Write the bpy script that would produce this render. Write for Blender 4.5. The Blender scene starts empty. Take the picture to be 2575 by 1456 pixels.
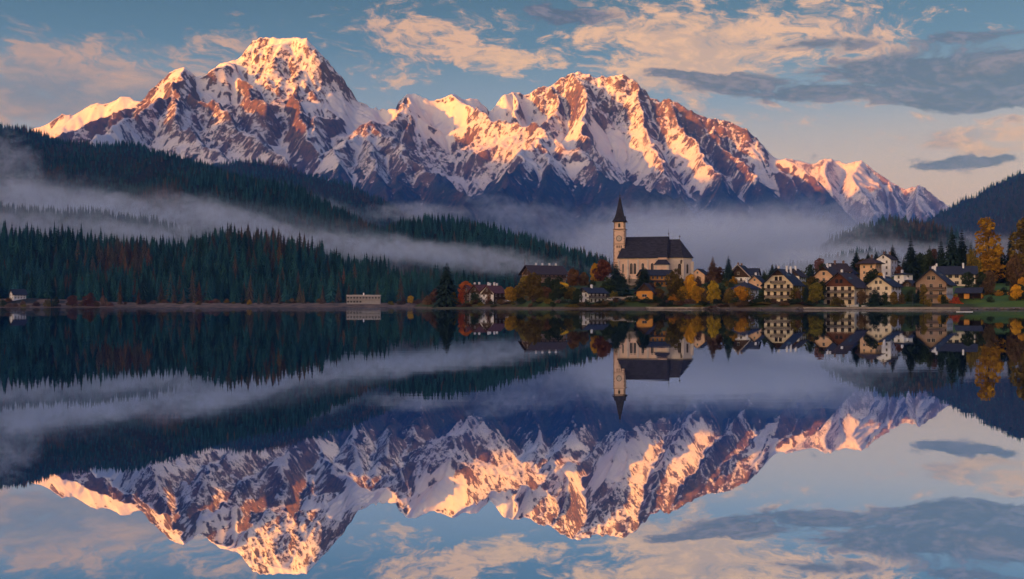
import bpy, math, random
import numpy as np
from mathutils import Vector, Matrix

# ------------------------------------------------------------------ camera, world, sun, exposure
SC = bpy.context.scene
COL = SC.collection
FD, CXD, HZD = 2761.0, 1287.5, 769.0          # focal length, centre and horizon measured on the 2575 px wide view
FS, CXS, HZS = 2882.0, 1344.0, 802.7          # the same on the 2688 px wide one
CAMH = 1.5
cam_d = bpy.data.cameras.new('camera'); cam = bpy.data.objects.new('camera', cam_d); COL.objects.link(cam)
cam.location = (0, 0, CAMH); cam.rotation_euler = (math.pi/2, 0, 0)
cam_d.sensor_width = 36.0; cam_d.lens = 36.0*FD/2575.0
cam_d.shift_y = (HZD-728.0)/2575.0
cam_d.clip_start = 0.5; cam_d.clip_end = 60000
SC.camera = cam
SC.view_settings.view_transform = 'Standard'; SC.view_settings.look = 'None'
SC.view_settings.exposure = 2.25; SC.view_settings.gamma = 1.0
cy = SC.cycles
cy.use_denoising = True
try: cy.denoiser = 'OPENIMAGEDENOISE'; cy.denoising_prefilter = 'ACCURATE'
except Exception: pass
cy.max_bounces = 6; cy.diffuse_bounces = 2; cy.glossy_bounces = 2; cy.transmission_bounces = 2
cy.volume_bounces = 2; cy.transparent_max_bounces = 12
cy.use_adaptive_sampling = True; cy.adaptive_threshold = 0.02
cy.volume_step_rate = 1.0; cy.volume_max_steps = 48
cy.caustics_reflective = False; cy.caustics_refractive = False
cy.sample_clamp_indirect = 4.0

SUN_EL = math.radians(6.5)
SUN_DIR2 = (-0.80, -0.60)                      # horizontal direction towards the sun
sd = bpy.data.lights.new('sun', 'SUN'); so = bpy.data.objects.new('sun', sd); COL.objects.link(so)
sd.energy = 3.0; sd.angle = math.radians(0.53); sd.color = (1.0, 0.29, 0.0)
tosun = Vector((SUN_DIR2[0]*math.cos(SUN_EL), SUN_DIR2[1]*math.cos(SUN_EL), math.sin(SUN_EL)))
so.rotation_euler = tosun.to_track_quat('Z', 'Y').to_euler()
so.location = (0, 0, 500)

def lin(c):
    return tuple(((v/255.0)/12.92 if v/255.0 <= 0.04045 else ((v/255.0+0.055)/1.055)**2.4) for v in c)

class NT:
    """small helper for node trees"""
    def __init__(s, nt): s.nt = nt; s.n = nt.nodes; s.l = nt.links
    def link(s, a, b): s.l.new(a, b)
    def node(s, t, **kw):
        n = s.n.new(t)
        for k, v in kw.items(): setattr(n, k, v)
        return n
    def put(s, sock, v):
        if isinstance(v, bpy.types.NodeSocket): s.l.new(v, sock)
        elif v is not None: sock.default_value = v
    def m(s, op, a, b=None, c=None, clamp=False):
        n = s.n.new('ShaderNodeMath'); n.operation = op; n.use_clamp = clamp
        s.put(n.inputs[0], a)
        if b is not None: s.put(n.inputs[1], b)
        if c is not None: s.put(n.inputs[2], c)
        return n.outputs[0]
    def sstep(s, v, a, b):
        n = s.n.new('ShaderNodeMapRange'); n.interpolation_type = 'SMOOTHSTEP'
        s.put(n.inputs[0], v); s.put(n.inputs[1], a); s.put(n.inputs[2], b); n.inputs[3].default_value = 0; n.inputs[4].default_value = 1
        return n.outputs[0]
    def lstep(s, v, a, b, c=0.0, d=1.0):
        n = s.n.new('ShaderNodeMapRange'); n.clamp = True
        s.put(n.inputs[0], v); s.put(n.inputs[1], a); s.put(n.inputs[2], b); s.put(n.inputs[3], c); s.put(n.inputs[4], d)
        return n.outputs[0]
    def noise(s, vec, scale, detail=4, rough=0.55, dist=0.0, dims='3D'):
        n = s.n.new('ShaderNodeTexNoise'); n.noise_dimensions = dims
        if vec is not None: s.l.new(vec, n.inputs['Vector'])
        n.inputs['Scale'].default_value = scale; n.inputs['Detail'].default_value = detail
        n.inputs['Roughness'].default_value = rough; n.inputs['Distortion'].default_value = dist
        return n.outputs['Fac']
    def xyz(s, x, y, z):
        n = s.n.new('ShaderNodeCombineXYZ'); s.put(n.inputs[0], x); s.put(n.inputs[1], y); s.put(n.inputs[2], z); return n.outputs[0]
    def sep(s, v):
        n = s.n.new('ShaderNodeSeparateXYZ'); s.l.new(v, n.inputs[0]); return n.outputs
    def mix(s, f, a, b):
        n = s.n.new('ShaderNodeMix'); n.data_type = 'RGBA'; s.put(n.inputs[0], f)
        for i, v in ((6, a), (7, b)):
            if isinstance(v, bpy.types.NodeSocket): s.l.new(v, n.inputs[i])
            else: n.inputs[i].default_value = (*v[:3], 1.0)
        return n.outputs[2]
    def ramp(s, f, stops, interp='LINEAR'):
        n = s.n.new('ShaderNodeValToRGB'); s.put(n.inputs[0], f); r = n.color_ramp; r.interpolation = interp
        while len(r.elements) < len(stops): r.elements.new(0.5)
        for e, (p, c) in zip(r.elements, stops): e.position = p; e.color = (*c[:3], 1.0)
        return n.outputs[0]

def build_world():
    w = bpy.data.worlds.new('World'); SC.world = w; w.use_nodes = True
    w.node_tree.nodes.clear(); t = NT(w.node_tree)
    g = t.node('ShaderNodeTexCoord').outputs['Generated']
    x, y, z = t.sep(g)
    az = t.m('ARCTAN2', x, y)
    el = t.m('ARCSINE', t.m('MAXIMUM', t.m('MINIMUM', z, 1.0), -1.0))
    ela = t.m('ABSOLUTE', el)
    base = t.ramp(t.m('MULTIPLY', ela, 1/1.5708), [
        (0.000, tuple(1.2*v for v in lin((255, 198, 142)))), (0.055, tuple(1.25*v for v in lin((252, 198, 150)))), (0.085, tuple(1.1*v for v in lin((226, 188, 158)))),
        (0.115, lin((142, 152, 164))), (0.145, lin((74, 110, 134))), (0.185, lin((26, 74, 96))), (0.26, lin((2, 42, 62))),
        (0.32, lin((44, 108, 190))), (1.0, lin((60, 134, 222)))])
    # cooler sky to the left, behind the massif, and a darker teal top right
    leftness = t.sstep(az, 0.05, -0.40)
    low = t.sstep(ela, 0.24, 0.10)
    base = t.mix(t.m('MULTIPLY', t.m('MULTIPLY', leftness, low), 0.55), base, lin((122, 140, 158)))
    # ---- clouds: angular noise stretched sideways, pulled towards where the banks lie
    aw = t.noise(t.xyz(t.m('MULTIPLY', az, 9.0), t.m('MULTIPLY', el, 22.0), 3.1), 1.0, 5, 0.55)
    bw = t.noise(t.xyz(t.m('MULTIPLY', az, 9.0), t.m('MULTIPLY', el, 22.0), 9.7), 1.0, 5, 0.55)
    azw = t.m('ADD', az, t.m('MULTIPLY', t.m('SUBTRACT', aw, 0.5), 0.10))
    elw = t.m('ADD', el, t.m('MULTIPLY', t.m('SUBTRACT', bw, 0.5), 0.032))
    tilt = t.m('ADD', elw, t.m('MULTIPLY', azw, 0.10))
    n1 = t.noise(t.xyz(t.m('MULTIPLY', azw, 9.0), t.m('MULTIPLY', tilt, 30.0), 0.0), 1.0, 7, 0.58)
    n2 = t.noise(t.xyz(t.m('MULTIPLY', azw, 16.0), t.m('MULTIPLY', tilt, 46.0), 5.0), 1.0, 8, 0.62)
    n3 = t.noise(t.xyz(t.m('MULTIPLY', azw, 34.0), t.m('MULTIPLY', tilt, 70.0), 2.0), 1.0, 7, 0.62)
    n4 = t.m('SUBTRACT', t.noise(t.xyz(t.m('MULTIPLY', azw, 85.0), t.m('MULTIPLY', tilt, 170.0), 7.0), 1.0, 6, 0.65), 0.5)
    def blobs(lst):
        tot = None
        for (px, py, rx, ry, amp) in lst:
            rx *= 1.15; ry *= 1.3
            a0 = math.atan((px-CXD)/FD); e0 = math.atan((HZD-py)/FD*math.cos(a0))
            dx = t.m('MULTIPLY', t.m('SUBTRACT', azw, a0), FD/rx); dy = t.m('MULTIPLY', t.m('SUBTRACT', elw, e0), FD/ry)
            r2 = t.m('MULTIPLY_ADD', dx, dx, t.m('MULTIPLY', dy, dy))
            v = t.m('MULTIPLY', t.m('POWER', 2.718, t.m('MULTIPLY', r2, -1.0)), amp)
            tot = v if tot is None else t.m('ADD', tot, v)
        return tot
    back = t.m('MULTIPLY', t.sstep(t.m('ABSOLUTE', az), 0.6, 1.0), 0.25)
    # pale peach veil and puffs
    bl = blobs([(1850, 110, 330, 90, .44), (1560, 60, 260, 45, .22), (1700, 165, 190, 48, .42), (2200, 95, 130, 50, .36), (1100, 70, 150, 75, .34),
                (940, 30, 60, 50, .25), (1130, 150, 220, 40, .20), (150, 175, 300, 70, .42), (60, 250, 420, 45, .36), (330, 230, 200, 70, .26), (1300, 168, 55, 20, .62),
                (1190, 155, 30, 12, .3), (930, 205, 90, 30, .25), (2510, 165, 90, 16, .5), (1990, 290, 420, 40, .20), (2470, 350, 180, 22, .40), (2500, 382, 60, 8, .6), (2400, 370, 50, 8, .45),
                (2040, 415, 90, 10, .2), (620, 105, 120, 30, .24), (560, 130, 120, 30, .2), (820, 130, 80, 20, .2), (2400, 240, 300, 50, .12)])
    cl = t.m('ADD', t.m('ADD', t.m('MULTIPLY', n2, 1.0), t.m('MULTIPLY', n3, 1.1)), t.m('ADD', t.m('ADD', bl, back), t.m('MULTIPLY', n4, 0.75)))
    alpha = t.m('MULTIPLY', t.sstep(cl, 1.25, 1.62), 0.86)
    lit = t.sstep(t.m('ADD', t.m('ADD', n3, t.m('MULTIPLY', n4, 0.7)), t.m('MULTIPLY', n1, 0.9)), 0.76, 1.12)
    warm = t.mix(lit, tuple(1.0*v for v in lin((150, 122, 120))), tuple(1.15*v for v in lin((255, 184, 120))))
    glowc = blobs([(1700, 150, 240, 80, 1.0), (1300, 168, 60, 25, .8), (2500, 382, 90, 12, .9)])
    warm = t.mix(t.m('MINIMUM', glowc, 0.5), warm, tuple(1.3*v for v in lin((255, 186, 114))))
    leftc = t.mix(t.m('MULTIPLY', t.sstep(n1, 0.40, 0.62), 0.8), lin((138, 124, 128)), lin((240, 168, 118)))
    warm = t.mix(t.m('MULTIPLY', leftness, 0.85), warm, leftc)
    colr = t.mix(alpha, base, warm)
    # dark violet cloud banks
    bd = blobs([(1860, 205, 130, 26, .62), (1690, 185, 60, 12, .5), (2030, 245, 120, 17, .55), (2200, 165, 110, 24, .55), (2400, 200, 190, 38, .68), (2560, 215, 120, 50, .5),
                (2440, 262, 90, 16, .45), (2050, 108, 130, 13, .5), (2450, 97, 130, 12, .42), (2500, 398, 120, 9, .50), (2420, 412, 60, 6, .36), (1400, 35, 100, 22, .42),
                (1500, 48, 120, 16, .3), (1780, 182, 70, 12, .3), (2330, 150, 60, 12, .3), (2560, 148, 60, 9, .4), (2330, 262, 120, 12, .35)])
    cd = t.m('ADD', t.m('ADD', t.m('MULTIPLY', n1, 0.85), t.m('MULTIPLY', n3, 1.25)), t.m('ADD', bd, t.m('MULTIPLY', n4, 0.55)))
    ad = t.m('MULTIPLY', t.sstep(cd, 1.27, 1.52), 0.92)
    dark = t.mix(t.sstep(t.m('ADD', n3, n4), 0.42, 0.72), lin((60, 54, 78)), lin((118, 98, 112)))
    colr = t.mix(ad, colr, dark)
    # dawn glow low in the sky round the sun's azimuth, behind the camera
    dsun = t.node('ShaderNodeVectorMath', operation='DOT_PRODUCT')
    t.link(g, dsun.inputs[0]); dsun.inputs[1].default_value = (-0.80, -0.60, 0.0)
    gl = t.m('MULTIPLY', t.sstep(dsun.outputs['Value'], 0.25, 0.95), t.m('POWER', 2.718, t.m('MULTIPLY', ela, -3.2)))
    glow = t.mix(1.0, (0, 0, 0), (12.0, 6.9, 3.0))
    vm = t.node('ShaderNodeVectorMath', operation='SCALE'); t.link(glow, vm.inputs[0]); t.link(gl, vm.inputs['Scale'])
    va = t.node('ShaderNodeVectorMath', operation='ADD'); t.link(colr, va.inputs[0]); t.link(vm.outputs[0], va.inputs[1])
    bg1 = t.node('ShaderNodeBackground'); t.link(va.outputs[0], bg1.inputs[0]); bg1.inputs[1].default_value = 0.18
    sky = t.node('ShaderNodeTexSky', sky_type='NISHITA'); sky.sun_disc = False
    sky.sun_elevation = SUN_EL; sky.sun_rotation = math.atan2(SUN_DIR2[0], SUN_DIR2[1])
    bg2 = t.node('ShaderNodeBackground'); t.link(sky.outputs[0], bg2.inputs[0]); bg2.inputs[1].default_value = 0.012
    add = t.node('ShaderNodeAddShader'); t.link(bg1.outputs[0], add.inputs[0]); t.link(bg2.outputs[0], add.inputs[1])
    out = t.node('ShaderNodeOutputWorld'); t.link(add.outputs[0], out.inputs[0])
    w.cycles.sampling_method = 'MANUAL'; w.cycles.sample_map_resolution = 512
build_world()

# ------------------------------------------------------------------ coordinates, noise, mesh helpers
def wD(px, py, d): return ((px-CXD)/FD*d, d, CAMH+(HZD-py)/FD*d)
def wS(px, py, d): return ((px-CXS)/FS*d, d, CAMH+(HZS-py)/FS*d)

def _hash(ix, iy, seed):
    h = (ix.astype(np.int64)*374761393 + iy.astype(np.int64)*668265263 + seed*974711) & 0xffffffff
    h = ((h ^ (h >> 13))*1274126177) & 0xffffffff
    return ((h ^ (h >> 16)) & 0xffff).astype(np.float32)/32767.5-1.0
def vnoise(x, y, seed=0):
    xi = np.floor(x); yi = np.floor(y); fx = (x-xi).astype(np.float32); fy = (y-yi).astype(np.float32)
    xi = xi.astype(np.int64); yi = yi.astype(np.int64)
    u = fx*fx*fx*(fx*(fx*6-15)+10); v = fy*fy*fy*(fy*(fy*6-15)+10)
    a = _hash(xi, yi, seed); b = _hash(xi+1, yi, seed); c = _hash(xi, yi+1, seed); d = _hash(xi+1, yi+1, seed)
    return (a*(1-u)+b*u)*(1-v)+(c*(1-u)+d*u)*v
def fbm(x, y, o=5, seed=0, gain=0.5):
    t = 0; a = 1.0; s = 0
    for k in range(o):
        t = t+a*vnoise(x, y, seed+k*17); s += a; a *= gain
        x, y = x*1.62+y*1.2+11.3, y*1.62-x*1.2+7.9
    return t/s
def ridged(x, y, o=5, seed=0, gain=0.5):
    t = 0; a = 1.0; s = 0; w = 1.0
    for k in range(o):
        n = 1-np.abs(vnoise(x, y, seed+k*31)); n = n*n
        t = t+a*n*w; w = np.clip(n*1.6, 0, 1); s += a; a *= gain
        x, y = x*1.62+y*1.2+3.3, y*1.62-x*1.2+17.9
    return t/s
def sst(v, a, b):
    t = np.clip((v-a)/(b-a), 0, 1); return t*t*(3-2*t)

def grid_obj(name, X, Y, Z, mat, kind='structure', attrs=None, smooth=True):
    ny, nx = Z.shape
    me = bpy.data.meshes.new(name); n = nx*ny
    me.vertices.add(n); me.vertices.foreach_set('co', np.stack([X, Y, Z], -1).astype(np.float32).ravel())
    i = np.arange(n).reshape(ny, nx)
    q = np.stack([i[:-1, :-1], i[:-1, 1:], i[1:, 1:], i[1:, :-1]], -1).reshape(-1)
    f = (nx-1)*(ny-1)
    me.loops.add(f*4); me.loops.foreach_set('vertex_index', q.astype(np.int32))
    me.polygons.add(f); me.polygons.foreach_set('loop_start', np.arange(0, f*4, 4, dtype=np.int32))
    if smooth: me.polygons.foreach_set('use_smooth', np.ones(f, dtype=bool))
    me.update(calc_edges=True)
    for k, v in (attrs or {}).items():
        at = me.attributes.new(k, 'FLOAT', 'POINT'); at.data.foreach_set('value', v.astype(np.float32).ravel())
    me.materials.append(mat)
    o = bpy.data.objects.new(name, me); COL.objects.link(o)
    if kind: o['kind'] = kind
    return o

def cat(a, b=3): return a
def skeleton(X, Y, ridges, fall):
    """height field: the upper envelope of flanks falling off 3-D ridge lines"""
    H = np.full(X.shape, -1e5, np.float32); S = np.zeros(X.shape, np.float32); D = np.full(X.shape, 1e5, np.float32)
    run = 0.0
    for (steep, pts) in ridges:
        for p, q in zip(pts[:-1], pts[1:]):
            dx, dy = q[0]-p[0], q[1]-p[1]; L2 = dx*dx+dy*dy+1e-6; L = math.sqrt(L2)
            t = np.clip(((X-p[0])*dx+(Y-p[1])*dy)/L2, 0, 1)
            d = np.hypot(X-(p[0]+t*dx), Y-(p[1]+t*dy))
            h = p[2]+t*(q[2]-p[2])-fall(d)*steep
            m = h > H
            H[m] = h[m]; S[m] = (run+t*L)[m]; D[m] = d[m]
            run += L
        run += 5000
    return H, S, D

# ------------------------------------------------------------------ materials
MATS = {}
def pmat(name, base, rough=0.8, var=0.25, scale=2.0, spec=0.3, second=None, metal=0.0, stretch=(1, 1, 1), bump=0.0, rnd=0.0):
    if name in MATS: return MATS[name]
    m = bpy.data.materials.new(name); m.use_nodes = True; t = NT(m.node_tree)
    b = t.n['Principled BSDF']; b.inputs['Roughness'].default_value = rough; b.inputs['Metallic'].default_value = metal
    b.inputs['Specular IOR Level'].default_value = spec
    co = t.node('ShaderNodeTexCoord').outputs['Object']
    mp = t.node('ShaderNodeMapping'); t.link(co, mp.inputs[0]); mp.inputs['Scale'].default_value = stretch
    n = t.noise(mp.outputs[0], scale, 5, 0.6)
    f = t.lstep(n, 0.3, 0.7)
    hi = tuple(min(1, c*(1+var)) for c in base); lo = tuple(c*(1-var) for c in base)
    if second: lo = second
    c = t.mix(f, lo, hi)
    if rnd:
        oi = t.node('ShaderNodeObjectInfo').outputs['Random']
        hs = t.node('ShaderNodeHueSaturation'); t.link(c, hs.inputs['Color'])
        t.link(t.lstep(oi, 0, 1, 0.5-rnd*0.06, 0.5+rnd*0.06), hs.inputs['Hue'])
        t.link(t.lstep(t.m('FRACT', t.m('MULTIPLY', oi, 7.3)), 0, 1, 1-rnd*0.5, 1+rnd*0.6), hs.inputs['Value'])
        c = hs.outputs[0]
    t.link(c, b.inputs['Base Color'])
    if bump:
        bn = t.node('ShaderNodeBump'); bn.inputs['Strength'].default_value = bump; bn.inputs['Distance'].default_value = 0.1
        t.link(n, bn.inputs['Height']); t.link(bn.outputs[0], b.inputs['Normal'])
    MATS[name] = m; return m
# ------------------------------------------------------------------ mountains
def mountain_material(name, rock_a, rock_b):
    m = bpy.data.materials.new(name); m.use_nodes = True; t = NT(m.node_tree)
    b = t.n['Principled BSDF']; b.inputs['Specular IOR Level'].default_value = 0.15
    pos = t.node('ShaderNodeNewGeometry').outputs['Position']
    at = t.node('ShaderNodeAttribute', attribute_name='snow').outputs['Fac']
    ca = t.lstep(t.node('ShaderNodeAttribute', attribute_name='crag').outputs['Fac'], 0, 1, 0.38, 1.0)
    wd = t.node('ShaderNodeAttribute', attribute_name='wood').outputs['Fac']
    nf = t.noise(pos, 0.045, 9, 0.82); nm = t.noise(pos, 0.012, 6, 0.65)
    mp = t.node('ShaderNodeMapping'); t.link(pos, mp.inputs[0]); mp.inputs['Rotation'].default_value = (0.3, 0.6, 0.5); mp.inputs['Scale'].default_value = (1, 1, 0.35)
    ns = t.noise(mp.outputs[0], 0.055, 8, 0.80)
    ss = t.m('ADD', at, t.m('MULTIPLY', ca, t.m('ADD', t.m('MULTIPLY', t.m('SUBTRACT', nf, 0.5), 2.5), t.m('MULTIPLY', t.m('SUBTRACT', ns, 0.5), 1.9))))
    snow = t.sstep(ss, 0.46, 0.54)
    rock = t.mix(t.lstep(t.noise(pos, 0.02, 6, 0.7), 0.35, 0.65), rock_a, rock_b)
    snowc = t.mix(nm, (0.66, 0.63, 0.57), (0.78, 0.75, 0.67))
    c = t.mix(snow, rock, snowc)
    nw = t.noise(pos, 0.07, 5, 0.7); nr = t.noise(pos, 0.006, 5, 0.65)
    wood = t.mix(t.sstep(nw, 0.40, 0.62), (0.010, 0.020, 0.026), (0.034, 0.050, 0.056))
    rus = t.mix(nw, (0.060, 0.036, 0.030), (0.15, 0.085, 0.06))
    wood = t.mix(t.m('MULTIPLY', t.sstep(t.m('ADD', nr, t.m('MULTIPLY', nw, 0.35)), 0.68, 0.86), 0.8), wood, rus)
    ww = t.sstep(t.m('ADD', wd, t.m('MULTIPLY', t.m('SUBTRACT', nf, 0.5), 1.3)), 0.38, 0.62)
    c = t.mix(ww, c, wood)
    t.link(c, b.inputs['Base Color'])
    b.inputs['Roughness'].default_value = 0.85
    bp = t.node('ShaderNodeBump'); bp.inputs['Strength'].default_value = 0.75; bp.inputs['Distance'].default_value = 7.0
    hgt = t.m('ADD', t.m('MULTIPLY', nf, 1.0), t.m('MULTIPLY', snow, 0.18))
    t.link(hgt, bp.inputs['Height']); t.link(bp.outputs[0], b.inputs['Normal'])
    return m

def erode(Z, cell, rounds, n, steps, k, rng):
    ny, nx = Z.shape
    for r in range(rounds):
        gy, gx = np.gradient(Z, cell)
        px = rng.uniform(1, nx-2, n); py = rng.uniform(1, ny-2, n)
        vx = np.zeros(n); vy = np.zeros(n); V = np.zeros(nx*ny)
        for s in range(steps):
            i = np.clip(px, 0, nx-1).astype(np.int64); j = np.clip(py, 0, ny-1).astype(np.int64)
            vx = vx*0.35-gx[j, i]; vy = vy*0.35-gy[j, i]
            l = np.hypot(vx, vy)+1e-6; vx /= l; vy /= l
            px = px+vx; py = py+vy
            ok = (px > 1) & (px < nx-2) & (py > 1) & (py < ny-2)
            px = px[ok]; py = py[ok]; vx = vx[ok]; vy = vy[ok]
            V += np.bincount(py.astype(np.int64)*nx+px.astype(np.int64), minlength=nx*ny)
        V = V.reshape(ny, nx)
        V = (V+0.5*(np.roll(V, 1, 0)+np.roll(V, -1, 0)+np.roll(V, 1, 1)+np.roll(V, -1, 1)))/3
        sl = np.hypot(gx, gy)
        Z = Z-k*np.log1p(V/(n*steps/(nx*ny)))*np.clip(sl*1.3, 0, 1.2)
        Zs = (Z*4+np.roll(Z, 1, 0)+np.roll(Z, -1, 0)+np.roll(Z, 1, 1)+np.roll(Z, -1, 1))/8
        Z = Z*0.8+Zs*0.2
    return Z

def talus(Z, cell, lim, it):
    for _ in range(it):
        for ax in (0, 1):
            d = np.diff(Z, axis=ax); ex = np.clip(np.abs(d)-lim*cell, 0, None)*np.sign(d)*0.25
            if ax == 0: Z[:-1] += ex; Z[1:] -= ex
            else: Z[:, :-1] += ex; Z[:, 1:] -= ex
    return Z

def fit_skyline(X, Y, Z, pts, w=3, passes=2):
    """scale the crest of a measured range so its ridge has the surveyed height at each bearing"""
    tx = np.array([p[0] for p in pts], float); ty = np.array([p[1] for p in pts], float)
    for _ in range(passes):
        px = CXD+FD*X/Y; e = (Z-CAMH)/Y*FD
        bins = np.arange(tx.min(), tx.max(), 4.0)
        idx = np.clip(((px-bins[0])/4.0).astype(int), -1, len(bins))
        mx = np.full(len(bins), -1e9); ok = (idx >= 0) & (idx < len(bins))
        np.maximum.at(mx, idx[ok], e[ok])
        tgt = HZD-np.interp(bins+2, tx, ty)
        r = tgt/np.maximum(mx, 20)
        kk = np.ones(2*w+1)/(2*w+1); r = np.convolve(np.pad(r, w, mode='edge'), kk, 'valid')
        rr = np.interp(px, bins+2, r); em = np.interp(px, bins+2, mx)
        wt = sst(e/np.maximum(em, 20), 0.35, 0.95)
        Z = Z*(1+(rr-1)*wt)
    return Z

def mountain_attrs(X, Y, Z, cell, treeline, snow_bias=0.0, seed=5):
    gy, gx = np.gradient(Z, cell); sl = np.hypot(gx, gy)
    L = Z.copy()
    for _ in range(6): L = (L*2+np.roll(L, 1, 0)+np.roll(L, -1, 0)+np.roll(L, 1, 1)+np.roll(L, -1, 1))/6
    conc = np.clip((L-Z)/cell*1.6, -0.8, 0.8)
    q = np.percentile(sl[Z > treeline+60], 77)
    snow = 0.5+(q-sl)*0.48+conc*0.22+snow_bias+fbm(X/220, Y/220, 5, seed, 0.7)*0.24+fbm(X/700, Y/700, 3, seed+8)*0.35
    lo = sst(Z, treeline-140, treeline+120)
    snow = snow*(0.55+0.45*lo)
    tl = treeline+fbm(X/420, Y/420, 4, seed+3)*150-conc*70
    wood = 1-sst(Z, tl-90, tl+70)
    wood = wood*(1-0.55*sst(conc, 0.18, 0.6))
    return {'snow': snow, 'wood': wood}

def P(*a): return [wD(*p) for p in a]
SKY1 = [(-60, 400), (40, 350), (72, 328), (120, 312), (150, 290), (165, 285), (180, 292), (205, 278), (225, 266), (240, 258), (262, 262), (285, 255), (300, 246), (312, 240), (335, 250), (352, 256),
        (368, 243), (375, 228), (400, 208), (430, 180), (455, 169), (475, 176), (497, 195), (512, 193), (540, 168), (560, 158), (590, 150), (602, 152), (607, 138), (625, 114), (650, 95),
        (680, 94), (715, 97), (745, 93), (775, 99), (800, 128), (830, 158), (850, 185), (865, 197), (880, 225), (893, 245), (915, 262), (925, 265), (940, 272), (985, 276), (1000, 262),
        (1015, 241), (1037, 234), (1060, 243), (1085, 254), (1100, 251), (1120, 243), (1145, 235), (1165, 252), (1192, 245), (1210, 258), (1232, 279), (1242, 272), (1262, 240), (1300, 230),
        (1325, 241), (1342, 226), (1370, 215), (1385, 220), (1400, 201), (1425, 190), (1450, 180), (1475, 185), (1500, 197), (1512, 190), (1530, 194), (1560, 187), (1578, 191), (1600, 205),
        (1625, 230), (1645, 252), (1660, 251), (1690, 250), (1710, 262), (1740, 280), (1780, 297), (1820, 301), (1855, 315), (1880, 326), (1900, 345), (1930, 376), (1945, 396), (1985, 404),
        (2000, 412), (2030, 432), (2060, 455), (2100, 502), (2140, 545), (2180, 590), (2240, 640)]
def build_mountains():
    rng = np.random.default_rng(7)
    cell = 8.5
    xs = np.arange(-4500, 4300, cell); ys = np.arange(4300, 9900, cell)
    X, Y = np.meshgrid(xs, ys)
    wx = fbm(X/600, Y/600, 4, 1)*100+fbm(X/170, Y/170, 3, 4)*42; wy = fbm(X/600, Y/600, 4, 2)*100+fbm(X/170, Y/170, 3, 5)*42
    R = [
     (1.0, P((-60,400,8600),(40,350,8600),(72,328,8600),(165,287,8600),(240,262,8600),(312,244,8600),(350,262,8500))),
     (1.0, P((105,345,6600),(215,305,6900),(350,262,7200),(372,236,7300),(400,210,7350),(455,172,7350),(497,198,7400),(540,172,7450),(595,152,7550),(612,135,7800),(650,97,7900),(715,97,7900),(775,101,7850),(830,160,7750),(865,197,7700),(893,247,7600),(925,275,7300))),
     (1.0, P((455,172,7350),(440,225,6950),(470,262,6550),(492,318,6100),(540,395,5500),(610,450,5000))),
     (1.0, P((440,225,6950),(370,290,6300),(280,330,5800),(200,350,5400))),
     (1.0, P((470,245,6850),(573,254,6750),(612,285,6400),(650,340,6000),(700,405,5500),(760,450,5100))),
     (1.0, P((600,155,7550),(625,205,7300),(650,240,7050),(690,262,6900))),
     (1.15, P((715,97,7900),(725,180,7600),(745,225,7300),(770,262,7000),(790,330,6500),(820,400,6000))),
     (1.0, P((893,247,7600),(850,262,7200),(815,300,6800),(800,350,6400))),
     (1.05, P((925,266,6900),(932,320,6450),(945,390,5850),(960,455,5400),(985,520,4900))),
     (1.05, P((925,266,6900),(895,310,6500),(862,370,6050),(845,440,5550),(860,500,5000))),
     (1.0, P((925,266,6900),(975,315,6500),(1035,390,6000),(1110,440,5500),(1195,500,4950))),
     (1.0, P((1035,390,6000),(1010,440,5500),(1000,500,5050))),
     (1.0, P((925,266,6900),(985,278,7400),(1010,245,8100),(1037,236,8200),(1090,256,8200),(1145,237,8200),(1192,247,8500),(1232,281,8600),(1262,242,8700),(1300,232,8800),(1342,228,8900),(1400,202,8900),(1450,181,8900),(1500,198,8900),(1560,188,8900),(1578,192,8900),(1625,232,8800),(1645,253,8700),(1690,251,8500),(1740,281,8400),(1820,301,8300),(1880,327,8200),(1945,397,8100),(1985,406,8000),(2060,456,7700),(2100,503,7400),(2180,590,7000))),
     (1.0, P((1145,237,8200),(1172,278,7900),(1232,302,7500),(1300,308,7200),(1365,326,6950),(1372,342,6800))),
     (1.0, P((1372,342,6800),(1320,372,6300),(1262,432,5700),(1225,500,5100))),
     (1.05, P((1372,342,6800),(1378,400,6200),(1350,470,5600),(1330,530,5100))),
     (0.95, P((1372,342,6800),(1450,385,6400),(1550,430,5900),(1640,468,5400),(1720,520,4900))),
     (1.1, P((1037,236,8200),(1015,285,7700),(1040,330,7200))),
     (1.15, P((1300,232,8800),(1290,290,8300),(1310,330,7900))),
     (1.15, P((1400,202,8900),(1395,260,8500),(1350,310,8100))),
     (1.15, P((1450,181,8900),(1470,240,8400),(1475,300,7900),(1500,370,7400),(1530,420,6900))),
     (1.15, P((1578,192,8900),(1615,265,8350),(1640,330,7800),(1660,395,7200),(1680,440,6700))),
     (1.05, P((1690,251,8500),(1705,305,8050),(1740,350,7600),(1790,415,7000),(1850,480,6400),(1900,540,5900))),
     (1.05, P((1780,299,8400),(1830,360,7900),(1880,420,7300),(1935,480,6700),(1990,540,6100))),
     (1.0, P((1945,397,8100),(2000,470,7400),(2070,540,6700),(2150,600,6000))),
    ]
    fall = lambda d: 0.62*d+150*(1-np.exp(-d/230))
    H, S, D = skeleton(X+wx, Y+wy, R, fall)
    sw = fbm(X/300, Y/300, 3, 33)*90
    fl = ridged((S+sw)/190.0, D/900.0+S*0.0003, 4, 11)-0.45
    fl2 = ridged((S+sw)/70.0, D/420.0, 3, 12)-0.45
    amp = (1-np.exp(-D/160))*np.exp(-D/2600)
    crag = sst(fbm(X/520+wx/260, Y/520+wy/260, 4, 91)+0.30*np.exp(-D/350)-0.04, -0.05, 0.34)
    Z = H+fl*44*amp*(0.35+0.65*crag)+fl2*26*amp*(0.2+0.8*crag)
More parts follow.
